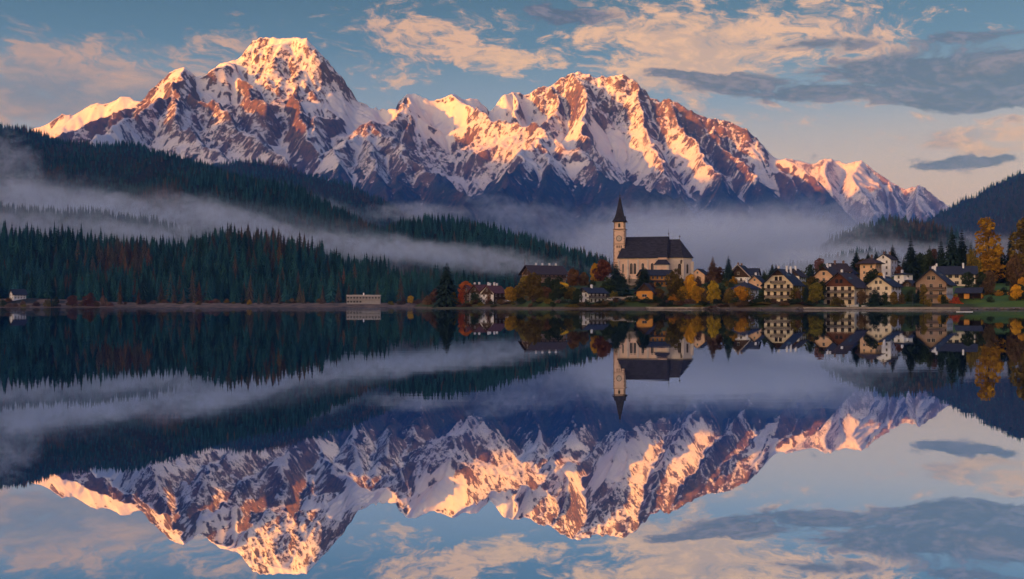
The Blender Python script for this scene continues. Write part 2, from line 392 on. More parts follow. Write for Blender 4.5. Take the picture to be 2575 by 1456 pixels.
    Z += (ridged(X/620+wx/300, Y/620+wy/300, 4, 21, 0.5)-0.5)*120*(0.25+0.75*(1-np.exp(-D/220)))
    Z += (ridged(X/210+wy/140, Y/210+wx/140, 5, 22, 0.68)-0.45)*72*crag*(0.35+0.65*(1-np.exp(-D/120)))
    Z += (ridged(X/85, Y/85, 4, 23, 0.75)-0.5)*44*(0.15+0.85*crag)
    Z = np.maximum(Z, 20+fbm(X/500, Y/500, 4, 3)*25)
    Z = erode(Z, cell, 4, 140000, 60, 3.0, rng)
    Z = talus(Z, cell, 1.45, 6)
    Z += fbm(X/40, Y/40, 3, 71)*5
    Z = fit_skyline(X, Y, Z, SKY1)
    A = mountain_attrs(X, Y, Z, cell, 690)
    A['crag'] = crag; A['snow'] = A['snow']+0.20*(0.56-crag)
    o = grid_obj('mountains', X, Y, Z, mountain_material('snowy_rock', (0.034, 0.034, 0.044), (0.19, 0.115, 0.07)), attrs=A)
    # the farther range on the right
    cell = 16.0
    xs = np.arange(2300, 6800, cell); ys = np.arange(9000, 13600, cell); X, Y = np.meshgrid(xs, ys)
    wx = fbm(X/600, Y/600, 4, 41)*80; wy = fbm(X/600, Y/600, 4, 42)*80
    R = [(1.0, P((1980,400,12500),(2010,404,12500),(2050,412,12500),(2085,400,12500),(2110,402,12500),(2125,412,12450),(2165,404,12300),(2200,430,12200),(2240,456,12100),(2275,474,12000),(2312,465,11900),(2340,482,11800),(2383,516,11600),(2430,560,11300),(2500,620,11000))),
         (1.0, P((2085,400,12500),(2080,450,11900),(2100,510,11200))), (1.0, P((2165,404,12300),(2150,450,11700),(2190,520,11000),(2200,570,10500))),
         (1.0, P((2240,456,12100),(2260,510,11400),(2280,560,10800))), (1.0, P((2312,465,11900),(2320,520,11200),(2340,570,10600)))]
    H, S, D = skeleton(X+wx, Y+wy, R, fall)
    amp = (1-np.exp(-D/160))
    Z = H+(ridged(S/200, D/900, 4, 51)-0.45)*150*amp+(ridged(X/420, Y/420, 6, 52, 0.58)-0.5)*190*(0.25+0.75*amp)
    Z = np.maximum(Z, 30); Z = erode(Z, cell, 4, 60000, 50, 6.0, rng)
    Z += (ridged(X/90, Y/90, 3, 54)-0.5)*26
    Z = fit_skyline(X, Y, Z, [(1990,400),(2010,404),(2035,411),(2050,412),(2065,401),(2085,398),(2095,403),(2110,404),(2125,412),(2165,403),(2190,420),(2215,440),(2240,456),(2272,475),(2300,470),(2315,465),(2335,480),(2360,500),(2383,515),(2430,560)], w=2)
    A = mountain_attrs(X, Y, Z, cell, 900, 0.05); A['crag'] = Z*0+0.8
    grid_obj('mountains', X, Y, Z, MATSNOW2(), attrs=A)
def MATSNOW2(): return mountain_material('snowy_rock_far', (0.10, 0.085, 0.085), (0.32, 0.22, 0.18))

# ------------------------------------------------------------------ wooded foothills
def hills_height():
    cell = 14.0
    xs = np.arange(-3300, 3700, cell); ys = np.arange(1060, 5200, cell); X, Y = np.meshgrid(xs, ys)
    def T(h, *a): return [(p[0], p[1], p[2]-h) for p in P(*a)]
    R = [
     (1.0, T(20, (-300,590,1560),(0,580,1560),(200,570,1540),(400,590,1520),(540,592,1500),(680,592,1480),(800,628,1450),(900,645,1420),(1000,672,1400),(1060,698,1390),(1200,716,1450),(1300,724,1500))),
     (1.0, T(22, (-300,480,2050),(0,500,2050),(150,508,2050),(300,532,2000),(420,562,1950),(520,592,1900),(620,625,1850))),
     (0.95, T(20, (-500,310,3500),(-100,300,3500),(0,301,3500),(50,312,3500),(100,336,3450),(130,346,3400),(200,346,3350),(320,356,3300),(400,377,3250),(480,397,3150),(550,436,3000),(590,478,2800))),
     (1.0, T(20, (300,470,2900),(430,462,2750),(530,440,2700),(600,440,2650),(680,455,2600),(760,490,2550),(830,530,2450),(890,570,2350),(960,620,2250))),
     (1.0, T(20, (500,440,3900),(590,402,3900),(650,393,3900),(710,400,3900),(770,424,3850),(850,466,3800),(940,500,3700),(1000,532,3600),(1060,560,3500))),
     (1.0, T(20, (860,590,2300),(960,560,2350),(1040,545,2350),(1090,538,2350),(1180,552,2300),(1230,572,2300),(1300,582,2250),(1380,607,2200),(1450,636,2150),(1510,668,2100),(1600,740,2050))),
     (1.5, T(16, (2120,610,3100),(2160,580,3100),(2200,556,3100),(2250,546,3100),(2290,549,3100),(2340,578,3100),(2380,610,3100),(2440,650,3100))),
     (1.1, T(21, (1960,690,2300),(1990,672,2350),(2050,656,2400),(2100,642,2450),(2150,630,2500),(2220,625,2600),(2320,660,2700))),
     (2.3, T(14, (2350,556,4500),(2383,521,4450),(2440,487,4400),(2500,453,4350),(2575,422,4300),(2700,375,4300),(2900,330,4300))),
     (1.2, T(12, (2500,640,3500),(2600,590,3400),(2750,500,3300),(2950,450,3200))),
    ]
    fall = lambda d: 0.50*(np.sqrt(d*d+70.0**2)-70)
    wx = fbm(X/400, Y/400, 4, 61)*40; wy = fbm(X/400, Y/400, 4, 62)*40
    H, S, D = skeleton(X+wx, Y+wy, R, fall)
    am = (0.25+0.75*(1-np.exp(-D/200)))
    Z = H+(ridged((S+wx*2)/260, D/900, 3, 63)-0.5)*50*am+fbm(X/240, Y/240, 5, 64)*34*am
    base = 3+fbm(X/300, Y/300, 3, 65)*2
    k = 12.0; Z = np.logaddexp(np.clip(Z/k, -40, None), base/k)*k
    # the shore: everything eases down to a low meadow
    front = 1130+fbm(X/120, X*0, 3, 66)*18
    Z = 1.0+(Z-1.0)*sst(Y, front-10, front+170)
    Z = np.maximum(Z*sst(Y, 1062, 1110)-0.2, (4.2+5*np.exp(-((X+505)/70)**2))*sst(Y, 1078, 1122)*sst(-X, 60, 100)-0.2)
    right = sst(X, -90, 0)*sst(1900-Y, 0, 700)
    Z = Z*(1-0.85*right)
    return X, Y, Z, cell
def hill_material():
    m = bpy.data.materials.new('forest_floor'); m.use_nodes = True; t = NT(m.node_tree)
    b = t.n['Principled BSDF']; b.inputs['Roughness'].default_value = 0.95; b.inputs['Specular IOR Level'].default_value = 0.1
    pos = t.node('ShaderNodeNewGeometry').outputs['Position']
    n = t.noise(pos, 0.08, 5, 0.7)
    c = t.mix(t.lstep(n, 0.35, 0.65), (0.014, 0.022, 0.018), (0.045, 0.042, 0.03))
    z = t.sep(pos)[2]
    c = t.mix(t.sstep(z, 5.0, 2.6), c, t.mix(t.noise(pos, 0.15, 5, 0.6), (0.13, 0.085, 0.05), (0.26, 0.17, 0.10)))
    t.link(c, b.inputs['Base Color']); return m

def build_ground():
    # the valley floor, one sheet reaching past the horizon; it dips under the lake
    a = np.concatenate([-np.geomspace(14000, 1500, 14), np.arange(-1400, 1401, 40.0), np.geomspace(1500, 12000, 14)])
    b_ = np.concatenate([[-9000, -7000, -5000, -3200, -2600], np.arange(-2000, 400, 400.0), np.arange(400, 1601, 40.0), np.geomspace(1700, 14000, 20)])
    X, Y = np.meshgrid(a, b_)
    sh = np.where(X < -70, 1075, 1075-sst(X, -90, 10)*430)
    Z = np.where(Y > sh+60, 1.2+fbm(X/300, Y/300, 3, 8)*0.6, -6.0)
    Z = np.where((X > -60) & (Y > 560) & (Y < 1100), 0.8, Z)
    Z = np.where((X > 350) & (Y > 400), 0.8, Z)
    Z = np.where((Y < -2600) | (np.abs(X) > 6000), 6.0, Z)
    m = pmat('meadow', (0.075, 0.085, 0.035), 0.95, 0.3, 0.02, 0.1, second=(0.10, 0.075, 0.04))
    grid_obj('ground', X, Y, Z, m)
    # added unseen range, left and behind the viewpoint, crest shaped to shade the valley
    s2 = np.array(SUN_DIR2); pr = np.array([0.6, -0.8])
    q = np.arange(-13000, 7001, 120.0); l = np.arange(1400, 5700, 120.0)
    Q, L = np.meshgrid(q, l)
    X = s2[0]*L+pr[0]*Q; Y = s2[1]*L+pr[1]*Q
    crest = np.interp(q, [-13000, -8500, -7500, -6700, -6300, -5750, -5450, -5150, -4800, -4300, -3000, -2000, -900, -300, 3000, 7000], SHADE_CREST)
    C = np.broadcast_to(crest[None, :], Q.shape)
    prof = 1-np.abs(L-3500)/2000
    Z = C*np.clip(prof, 0, 1)**0.95+(ridged(X/700, Y/700, 5, 77)-0.5)*260*np.clip(1-prof, 0.12, 1)*sst(prof, 0, 0.2)
    Z = np.where(prof <= 0.0, 4, Z)
    A = {'snow': 0.5+0*Z, 'wood': 1-sst(Z, 700, 1000)}
    grid_obj('mountains', X, Y, Z, MATSNOW2(), attrs=A)  # the unseen range that blocks the low sun
SHADE_CREST = [1950, 1950, 1900, 1740, 1740, 1880, 1840, 1770, 1860, 1900, 1740, 1400, 640, 540, 480, 400]  # crest heights set by where the shade should end on the slopes

def build_water():
    m = bpy.data.materials.new('lake_water'); m.use_nodes = True; t = NT(m.node_tree)
    t.n.clear()
    pos = t.node('ShaderNodeNewGeometry').outputs['Position']
    mp = t.node('ShaderNodeMapping'); t.link(pos, mp.inputs[0]); mp.inputs['Scale'].default_value = (0.35, 1.0, 1)
    n = t.noise(mp.outputs[0], 0.9, 3, 0.5)
    n2 = t.noise(mp.outputs[0], 0.05, 3, 0.5)
    bp = t.node('ShaderNodeBump'); bp.inputs['Strength'].default_value = 1.0; bp.inputs['Distance'].default_value = 1.0
    t.link(t.m('MULTIPLY', n, t.m('MULTIPLY', t.sstep(n2, 0.35, 0.7), 0.0016)), bp.inputs['Height'])
    g = t.node('ShaderNodeBsdfAnisotropic' if hasattr(bpy.types, 'ShaderNodeBsdfAnisotropic') else 'ShaderNodeBsdfGlossy')
    g.inputs['Color'].default_value = (0.76, 0.84, 0.95, 1)
    mp2 = t.node('ShaderNodeMapping'); t.link(pos, mp2.inputs[0]); mp2.inputs['Scale'].default_value = (0.02, 0.10, 1)
    st = t.sstep(t.noise(mp2.outputs[0], 1.0, 4, 0.6), 0.42, 0.66); far = t.sstep(t.sep(pos)[1], 60.0, 260.0)
    t.link(t.m('ADD', 0.006, t.m('MULTIPLY', t.m('MULTIPLY', st, far), 0.075)), g.inputs['Roughness'])
    t.link(bp.outputs[0], g.inputs['Normal'])
    d = t.node('ShaderNodeBsdfDiffuse'); d.inputs['Color'].default_value = (0.010, 0.022, 0.040, 1)
    mx = t.node('ShaderNodeMixShader'); mx.inputs[0].default_value = 0.95
    t.link(d.outputs[0], mx.inputs[1]); t.link(g.outputs[0], mx.inputs[2])
    o = t.node('ShaderNodeOutputMaterial'); t.link(mx.outputs[0], o.inputs[0])
    X, Y = np.meshgrid([-5000.0, 5000.0], [-2800.0, 1300.0])
    grid_obj('lake_water', X, Y, X*0, m)
# ------------------------------------------------------------------ trees
class MB:
    """collects shapes for one mesh object"""
    def __init__(s): s.v = []; s.f = []; s.mi = []
    def add(s, vs, fs, mi=0):
        o = len(s.v); s.v += [tuple(p) for p in vs]; s.f += [tuple(i+o for i in f) for f in fs]; s.mi += [mi]*len(fs); return s
    def box(s, x0, x1, y0, y1, z0, z1, mi=0):
        vs = [(x0,y0,z0),(x1,y0,z0),(x1,y1,z0),(x0,y1,z0),(x0,y0,z1),(x1,y0,z1),(x1,y1,z1),(x0,y1,z1)]
        return s.add(vs, [(0,3,2,1),(4,5,6,7),(0,1,5,4),(1,2,6,5),(2,3,7,6),(3,0,4,7)], mi)
    def tube(s, p, q, r0, r1, n=6, mi=0, cap=True):
        p = Vector(p); q = Vector(q); d = (q-p); 
        if d.length < 1e-6: return s
        d.normalize(); a = d.orthogonal().normalized(); b = d.cross(a)
        vs = []
        for c, r in ((p, r0), (q, r1)):
            for k in range(n):
                t = 2*math.pi*k/n; vs.append(c+a*(r*math.cos(t))+b*(r*math.sin(t)))
        fs = [(k, (k+1) % n, n+(k+1) % n, n+k) for k in range(n)]
        if cap: fs += [tuple(range(n-1, -1, -1)), tuple(range(n, 2*n))]
        return s.add(vs, fs, mi)
    def mesh(s, name, mats, smooth=False):
        me = bpy.data.meshes.new(name); me.from_pydata(s.v, [], s.f)
        for m in (mats if isinstance(mats, (list, tuple)) else [mats]): me.materials.append(m)
        if any(s.mi): me.polygons.foreach_set('material_index', s.mi)
        if smooth: me.polygons.foreach_set('use_smooth', [True]*len(s.f))
        me.update(); return me
    def obj(s, name, mats, parent=None, smooth=False):
        o = bpy.data.objects.new(name, s.mesh(name, mats, smooth)); COL.objects.link(o)
        if parent is not None: o.parent = parent
        return o
def thing(name, label, category, loc, rz=0.0, group=None, sc=1.0):
    o = bpy.data.objects.new(name, None); COL.objects.link(o); o.location = loc; o.rotation_euler = (0, 0, rz)
    o.scale = (sc, sc, sc) if not isinstance(sc, tuple) else sc
    o.empty_display_size = 1; tag(o, label, category, group); return o
def tag(o, label, category, group=None):
    o['label'] = label; o['category'] = category
    if group: o['group'] = group
def inst(name, me, parent):
    o = bpy.data.objects.new(name, me); COL.objects.link(o); o.parent = parent; return o

def leafmat(name, a, b, rnd=0.35, sc=0.35):
    m = bpy.data.materials.new(name); m.use_nodes = True; t = NT(m.node_tree)
    p = t.n['Principled BSDF']; p.inputs['Roughness'].default_value = 0.8; p.inputs['Specular IOR Level'].default_value = 0.15
    co = t.node('ShaderNodeTexCoord').outputs['Object']
    n = t.noise(co, sc, 4, 0.65); n2 = t.noise(co, sc*6, 2, 0.6)
    c = t.mix(t.lstep(t.m('ADD', t.m('MULTIPLY', n, 0.7), t.m('MULTIPLY', n2, 0.3)), 0.36, 0.64), a, b)
    oi = t.node('ShaderNodeObjectInfo').outputs['Random']
    hs = t.node('ShaderNodeHueSaturation'); t.link(c, hs.inputs['Color'])
    t.link(t.lstep(oi, 0, 1, 0.5-rnd*0.05, 0.5+rnd*0.05), hs.inputs['Hue'])
    t.link(t.lstep(t.m('FRACT', t.m('MULTIPLY', oi, 7.3)), 0, 1, 1-rnd, 1+rnd*1.3), hs.inputs['Value'])
    t.link(hs.outputs[0], p.inputs['Base Color']); return m
BARK = pmat('bark', (0.055, 0.04, 0.03), 0.95, 0.3, 3.0, 0.1)
PALEBARK = pmat('pale_bark', (0.22, 0.19, 0.16), 0.9, 0.3, 3.0, 0.1)
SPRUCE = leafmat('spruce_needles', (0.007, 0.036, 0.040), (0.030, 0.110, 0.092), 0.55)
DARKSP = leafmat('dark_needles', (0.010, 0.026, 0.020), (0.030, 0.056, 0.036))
LARCH = leafmat('larch_needles', (0.070, 0.042, 0.024), (0.17, 0.10, 0.048))
TAN = leafmat('brown_needles', (0.040, 0.040, 0.030), (0.095, 0.080, 0.055))

def low_conifer(seed, h, r, layers=10, mat=None, full=1.0, bare=0.08):
    rng = random.Random(seed); b = MB()
    b.tube((0, 0, -0.1), (0, 0, h*0.9), h*0.012, h*0.003, 5, 1, False)
    lx, ly = rng.uniform(-.02, .02)*h, rng.uniform(-.02, .02)*h
    for i in range(layers):
        t = i/(layers-1.0)
        z = h*(bare+(1-bare)*t*0.93); rr = r*((1-t)**1.0*(0.84+0.32*rng.random())+0.02)*(1-0.25*max(0, 0.12-t)/0.12)
        n = 7; a0 = rng.random()*6.28
        top = z+h*0.095*(1.25-0.4*t); cx, cy_ = lx*t, ly*t
        vs = [(cx, cy_, top)]
        for k in range(2*n):
            a = a0+math.pi*k/n
            q = rr*(rng.uniform(0.82, 1.22) if k % 2 == 0 else rng.uniform(0.38, 0.55))*full
            vs.append((cx+math.cos(a)*q, cy_+math.sin(a)*q, z-q*(0.22 if k % 2 == 0 else 0.02)+rng.uniform(-.02, .02)*h))
        b.add(vs, [(0, 1+k, 1+(k+1) % (2*n)) for k in range(2*n)])
    return b.mesh('conifer', [mat or SPRUCE, BARK])

def spruce_parts(seed, h, r, mat, dens=1.0, power=0.9):
    """a near tree: whorls of drooping boughs, each a ragged fan of twigs"""
    rng = random.Random(seed); b = MB(); tr = MB()
    tr.tube((0, 0, -2), (0, 0, h*0.55), 0.016*h+0.05, 0.009*h, 7); tr.tube((0, 0, h*0.55), (0, 0, h*0.985), 0.009*h, 0.02, 5)
    L = int(h*1.5*dens)+8
    for i in range(L):
        t = (i+rng.random()*0.6)/L; z = h*(0.05+0.93*t)
        R = r*((1-t)**power)*(0.75+0.4*rng.random())+0.12
        nb = max(4, int((5+7*(1-t))*dens)); a0 = rng.random()*6.28
        for k in range(nb):
            a = a0+2*math.pi*(k+rng.uniform(-.3, .3))/nb; q = R*rng.uniform(0.7, 1.18)
            dx, dy = math.cos(a), math.sin(a); nx, ny = -dy, dx
            droop = 0.28+0.30*(1-t); lift = 0.10*q
            seg = 3; prev = None
            for s_ in range(seg+1):
                u = s_/seg; w = 0.27*q*(1-u*0.85)*rng.uniform(0.7, 1.3)*(0.5 if s_ == 0 else 1)+0.05
                zz = z+lift*u*2*(1-u)-droop*q*u*u; hx = w*0.35
                cur = [(dx*q*u+nx*w, dy*q*u+ny*w, zz-hx), (dx*q*u, dy*q*u, zz), (dx*q*u-nx*w, dy*q*u-ny*w, zz-hx)]
                if prev:
                    b.add(prev+cur, [(0, 1, 4, 3), (1, 2, 5, 4)])
                prev = cur
            for e in range(2):
                u = rng.uniform(0.3, 0.9); sg = rng.choice((-1, 1)); w = 0.38*q*rng.uniform(0.6, 1.1)
                zz = z-droop*q*u*u
                b.add([(dx*q*u, dy*q*u, zz), (dx*q*(u+.16)+nx*w*sg, dy*q*(u+.16)+ny*w*sg, zz-w*0.45), (dx*q*(u-.12)+nx*w*sg*.7, dy*q*(u-.12)+ny*w*sg*.7, zz-w*0.55)], [(0, 1, 2)])
    return b.mesh('crown', [mat]), tr.mesh('trunk', [BARK])

def broad_parts(seed, h, r, mat, leaves=2600, bark=None, shape='round', leaf=0.42, low=0.22, thin=0.0):
    """limbs carry lobes; small leaf clumps fill the lobes unevenly and leave gaps"""
    rng = np.random.default_rng(seed); b = MB(); tr = MB(); rr = random.Random(seed)
    lobes = []
    nl = 15 if shape != 'bush' else 9
    for i in range(nl):
        t = (i+0.5)/nl; a = i*2.4+rr.uniform(-.4, .4)
        if shape == 'round': prof = math.sin(math.pi*min(1, 0.16+0.80*t))**0.7
        elif shape == 'tall': prof = (0.30+0.75*(1-t))*min(1, t*4+0.45)
        else: prof = (1-t)**0.4
        z = h*(low+(1-low)*t*0.92); d = r*prof*rr.uniform(0.35, 0.72)
        s_ = r*(0.30+0.20*rr.random())*(0.7+0.5*prof)
        lobes.append((math.cos(a)*d, math.sin(a)*d, z, s_, s_*(0.75 if shape != 'tall' else 1.0)))
    tr.tube((0, 0, -1.5), (0, 0, h*0.45), 0.022*h+0.03, 0.013*h, 7); tr.tube((0, 0, h*0.45), (rr.uniform(-.04, .04)*h, 0, h*0.86), 0.013*h, 0.02, 5)
    for (x, y, z, s_, sz) in lobes:
        z0 = max(0.12*h, z-0.6*math.hypot(x, y)-0.08*h); tr.tube((0, 0, min(z0, h*0.8)), (x, y, z), 0.008*h, 0.02, 4)
    w = np.array([l[3]**2 for l in lobes]); w /= w.sum()
    which = rng.choice(len(lobes), leaves, p=w)
    d = rng.normal(size=(leaves, 3)); d /= np.linalg.norm(d, axis=1)[:, None]
    rad = rng.uniform(0.45, 1.08, leaves)**0.6
    Lb = np.array(lobes)[which]
    P_ = Lb[:, :3]+d*rad[:, None]*np.stack([Lb[:, 3], Lb[:, 3], Lb[:, 4]], -1)
    keep = vnoise(P_[:, 0]/(r*0.28)+seed, P_[:, 2]/(r*0.28)+P_[:, 1]/(r*0.4), seed) > (-0.42+thin)
    P_ = P_[keep]; P_[:, 2] = np.maximum(P_[:, 2], 0.1)
    n = len(P_); u = rng.normal(size=(n, 3)); u /= np.linalg.norm(u, axis=1)[:, None]
    v = np.cross(u, rng.normal(size=(n, 3))); v /= np.linalg.norm(v, axis=1)[:, None]
    s1 = leaf*rng.uniform(0.5, 1.2, n)[:, None]; s2 = leaf*rng.uniform(0.35, 0.8, n)[:, None]
    V = np.stack([P_-u*s1, P_+v*s2, P_+u*s1, P_-v*s2], 1).reshape(-1, 3)
    b.v = [tuple(p) for p in V.tolist()]; b.f = [(4*i, 4*i+1, 4*i+2, 4*i+3) for i in range(n)]; b.mi = [0]*n
    return b.mesh('crown', [mat]), tr.mesh('trunk', [bark or BARK])

# ---- the forests
PROTO = []
def forest_nodes():
    ng = bpy.data.node_groups.new('forest_scatter', 'GeometryNodeTree')
    ng.interface.new_socket('Geometry', in_out='INPUT', socket_type='NodeSocketGeometry')
    ng.interface.new_socket('Geometry', in_out='OUTPUT', socket_type='NodeSocketGeometry')
    N = ng.nodes; L = ng.links
    gi = N.new('NodeGroupInput'); go = N.new('NodeGroupOutput')
    jo = N.new('GeometryNodeJoinGeometry')
    for o in reversed(PROTO):
        oi = N.new('GeometryNodeObjectInfo'); oi.inputs['Object'].default_value = o; oi.inputs['As Instance'].default_value = True
        L.new(oi.outputs['Geometry'], jo.inputs[0])
    ip = N.new('GeometryNodeInstanceOnPoints'); ip.inputs['Pick Instance'].default_value = True
    def at(name, typ):
        a = N.new('GeometryNodeInputNamedAttribute'); a.data_type = typ; a.inputs['Name'].default_value = name; return a.outputs['Attribute']
    mp = N.new('GeometryNodeMeshToPoints')
    L.new(gi.outputs[0], mp.inputs['Mesh']); L.new(mp.outputs[0], ip.inputs['Points'])
    L.new(jo.outputs[0], ip.inputs['Instance']); L.new(at('idx', 'INT'), ip.inputs['Instance Index'])
    sc = N.new('ShaderNodeCombineXYZ'); w = at('wid', 'FLOAT')
    L.new(w, sc.inputs[0]); L.new(w, sc.inputs[1]); L.new(at('scl', 'FLOAT'), sc.inputs[2]); L.new(sc.outputs[0], ip.inputs['Scale'])
    ro = N.new('ShaderNodeCombineXYZ'); L.new(at('rot', 'FLOAT'), ro.inputs[2])
    try: L.new(ro.outputs[0], ip.inputs['Rotation'])
    except Exception: pass
    L.new(ip.outputs[0], go.inputs[0]); return ng

def sample_h(x, y):
    i = (x-HX[0, 0])/HC; j = (y-HY[0, 0])/HC
    i = np.clip(i, 0, HX.shape[1]-1.001); j = np.clip(j, 0, HX.shape[0]-1.001)
    i0 = i.astype(int); j0 = j.astype(int); fx = i-i0; fy = j-j0
    return (HZ[j0, i0]*(1-fx)+HZ[j0, i0+1]*fx)*(1-fy)+(HZ[j0+1, i0]*(1-fx)+HZ[j0+1, i0+1]*fx)*fy

def zone(px, cuts):
    for lim, txt in cuts:
        if px < lim: return txt
LEFTZ = [(75, 'behind the white lodge'), (230, 'between the lodge and the wide rusty shrub'), (340, 'above the wide rusty shrub'), (560, 'right of the slim bare stemmed pine'), (720, 'behind the three small beach conifers'),
         (900, 'left of the flat white building'), (1005, 'behind the flat white building'), (9999, 'between the flat building and the headland')]
VILZ = [(1330, 'by the red roofed houses'), (1480, 'below the broad chalet'), (1600, 'around the boathouse'), (1740, 'below the church'), (1860, 'right of the church'), (1920, 'around the brilliant yellow tree'),
        (2010, 'by the white villa'), (2110, 'by the balcony house'), (2170, 'by the big round green tree'), (2290, 'by the timber gable house'), (2390, 'by the white gabled house'), (2520, 'by the taupe house'), (9999, 'below the long villa')]
def build_forest():
    rng = np.random.default_rng(3)
    specs = [(11, 1.0, .20, SPRUCE), (12, 1.0, .165, SPRUCE), (13, 1.0, .23, SPRUCE), (14, 1.0, .19, LARCH), (15, 1.0, .21, TAN)]
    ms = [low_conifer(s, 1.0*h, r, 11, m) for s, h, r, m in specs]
    xs = []; ys = []
    for (y0, y1, sp) in ((1110, 1700, 9.2), (1700, 2600, 9.6), (2600, 5100, 13.0)):
        w = 0.50
        gx = np.arange(-w*y1-100, w*y1+200, sp); gy = np.arange(y0, y1, sp); A, B = np.meshgrid(gx, gy)
        A = A+rng.uniform(-.48, .48, A.shape)*sp; B = B+rng.uniform(-.48, .48, B.shape)*sp
        k = np.abs(A) < w*B+120; xs.append(A[k]); ys.append(B[k])
    x = np.concatenate(xs); y = np.concatenate(ys); z = sample_h(x, y)
    edge = 1150+fbm(x/60, x*0+3, 3, 66)*22
    k = (z > 3.2) & (y > edge); k &= ~((x > -40) & (y < 1700))
    k &= rng.random(len(x)) < 0.93
    x, y, z = x[k], y[k], z[k]
    vis = np.zeros(len(x), bool)
    for cx in (-160, 0, 160):
        ok = np.ones(len(x), bool)
        for u in np.linspace(0.25, 0.985, 46):
            xx = cx+(x-cx)*u; yy = y*u; zz = 1.5+(z+30-1.5)*u
            ok &= ~((yy > 1100) & (sample_h(xx, yy)+2 > zz))
        vis |= ok
    x, y, z = x[vis], y[vis], z[vis]; n = len(x)
    h = rng.uniform(13, 31, n)*(1+0.35*fbm(x/90, y/90, 2, 70))*np.where(y > 2900, 0.82, np.where(y < 1700, 1.22, 1.05))
    wd = h*rng.uniform(0.85, 1.25, n)
    rus = fbm(x/160, y/160, 4, 81)+0.30*(rng.random(n)-0.5)
    boost = 0.22*np.exp(-((y-2600)/260)**2-((x+350)/260)**2)+0.5*(x/y > .38)*sst(3900-y, 0, 500)*sst(y, 2900, 3100)*(rng.random(n)) + 0.05*(y < 1300)
    rus = rus+boost
    idx = rng.integers(0, 3, n); idx = np.where(rus > 0.48, 4, idx); idx = np.where(rus > 0.64, 3, idx)
    idx = np.where(rng.random(n) < 0.010, 3, idx); idx = np.where(rng.random(n) < 0.03, 4, idx)
    rot = rng.uniform(0, 6.28, n)
    # the front trees, which show largest, are things of their own
    inview = np.abs(x/y) < 0.465
    order = np.argsort(np.where(inview, y-0.6*h, 1e9)); near = order[:262]; far = np.setdiff1d(np.arange(n), near)
    kinds = ['green spruce', 'green spruce', 'green spruce', 'russet larch', 'brown conifer']
    labs = ['green spruce', 'slender green spruce', 'broad green spruce', 'russet larch', 'dull brown conifer']
    grs = ['green spruces at the forest front'] * 3 + ['russet larches at the forest front', 'brown conifers at the forest front']
    seen = {}
    for i in near:
        k = int(idx[i]); o = bpy.data.objects.new('conifer', ms[k]); COL.objects.link(o)
        o.location = (x[i], y[i], z[i]-0.5); o.scale = (wd[i], wd[i], h[i]); o.rotation_euler = (0, 0, rot[i])
        tag(o, ('tall ' if h[i] > 28 else ('low ' if h[i] < 20 else ''))+labs[k]+' in the forest front '+zone(CXS+FS*x[i]/y[i], LEFTZ), 'tree', grs[k]); seen.setdefault(k, o)
    for k in range(5):
        if k not in seen:
            o = bpy.data.objects.new('conifer', ms[k]); COL.objects.link(o); j = near[k]
            o.location = (x[j]+3, y[j]+4, z[j]-.5); o.scale = (20, 20, 20); tag(o, labs[k]+' in the forest front on the left shore', 'tree', grs[k]); seen[k] = o
    for k in range(5):
        p = bpy.data.objects.new('proto', ms[k]); PROTO.append(p)
    ng = forest_nodes()
    for nm, lo, hi in (('forest', 0, 1720), ('forest', 1720, 2900), ('forest', 2900, 9000)):
        s_ = far[(y[far] >= lo) & (y[far] < hi)]
        me = bpy.data.meshes.new('forest'); me.vertices.add(len(s_))
        me.vertices.foreach_set('co', np.stack([x[s_], y[s_], z[s_]-0.5], -1).astype(np.float32).ravel())
        for k, v, ty in (('idx', idx, 'INT'), ('scl', h, 'FLOAT'), ('wid', wd, 'FLOAT'), ('rot', rot, 'FLOAT')):
            a = me.attributes.new(k, ty, 'POINT'); a.data.foreach_set('value', v[s_].astype(np.int32 if ty == 'INT' else np.float32))
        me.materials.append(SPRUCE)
        o = bpy.data.objects.new(nm, me); COL.objects.link(o); o['kind'] = 'stuff'
        md = o.modifiers.new('scatter', 'NODES'); md.node_group = ng
    print('forest', n)
    return ms
# ------------------------------------------------------------------ village ground
SHX = [-30000, -700, -400, -75, -68, -50, -28, -9, 28, 64, 94, 123, 153, 181, 210, 300, 600, 30000]
SHY = [1078, 1076, 1072, 1068, 760, 640, 600, 590, 518, 510, 487, 466, 457, 448, 444, 436, 430, 430]
GCTRL = [  # S-pixel, height of the ground read off the photograph, distance
 (1140,797,625),(1190,797,615),(1250,797,612),(1340,793,605),(1215,788,650),(1420,742,645),(1360,760,635),(1480,742,645),(1520,750,620),(1577,738,640),(1450,775,600),(1500,790,560),
 (1530,797,540),(1620,768,575),(1690,752,580),(1640,790,540),(1640,737,600),(1720,737,605),(1800,733,612),(1700,780,545),(1740,752,575),(1770,797,535),(1830,790,535),(1840,748,600),
 (1873,742,600),(1912,745,600),(1870,800,510),(1980,745,590),(1960,792,515),(2000,760,545),(2031,725,620),(2060,797,492),(2130,797,490),(2130,762,545),(2180,735,565),(2150,720,610),
 (2200,775,525),(2230,802,480),(2290,797,485),(2300,738,570),(2260,710,600),(2343,708,600),(2330,792,490),(2360,745,540),(2390,725,580),(2420,745,560),(2450,797,472),(2500,790,480),
 (2470,750,560),(2540,782,470),(2525,750,565),(2600,752,530),(2595,745,575),(2680,752,530),(2680,715,600),(2640,775,480),(2688,790,462),(2750,740,530),(2850,720,560),(2900,770,480),
 (1400,797,592),(1300,798,604),(1220,798,606),(2400,800,462),(2550,798,456),(2250,806,470)]
GP = None
def shore(x): return np.interp(x, SHX, SHY)
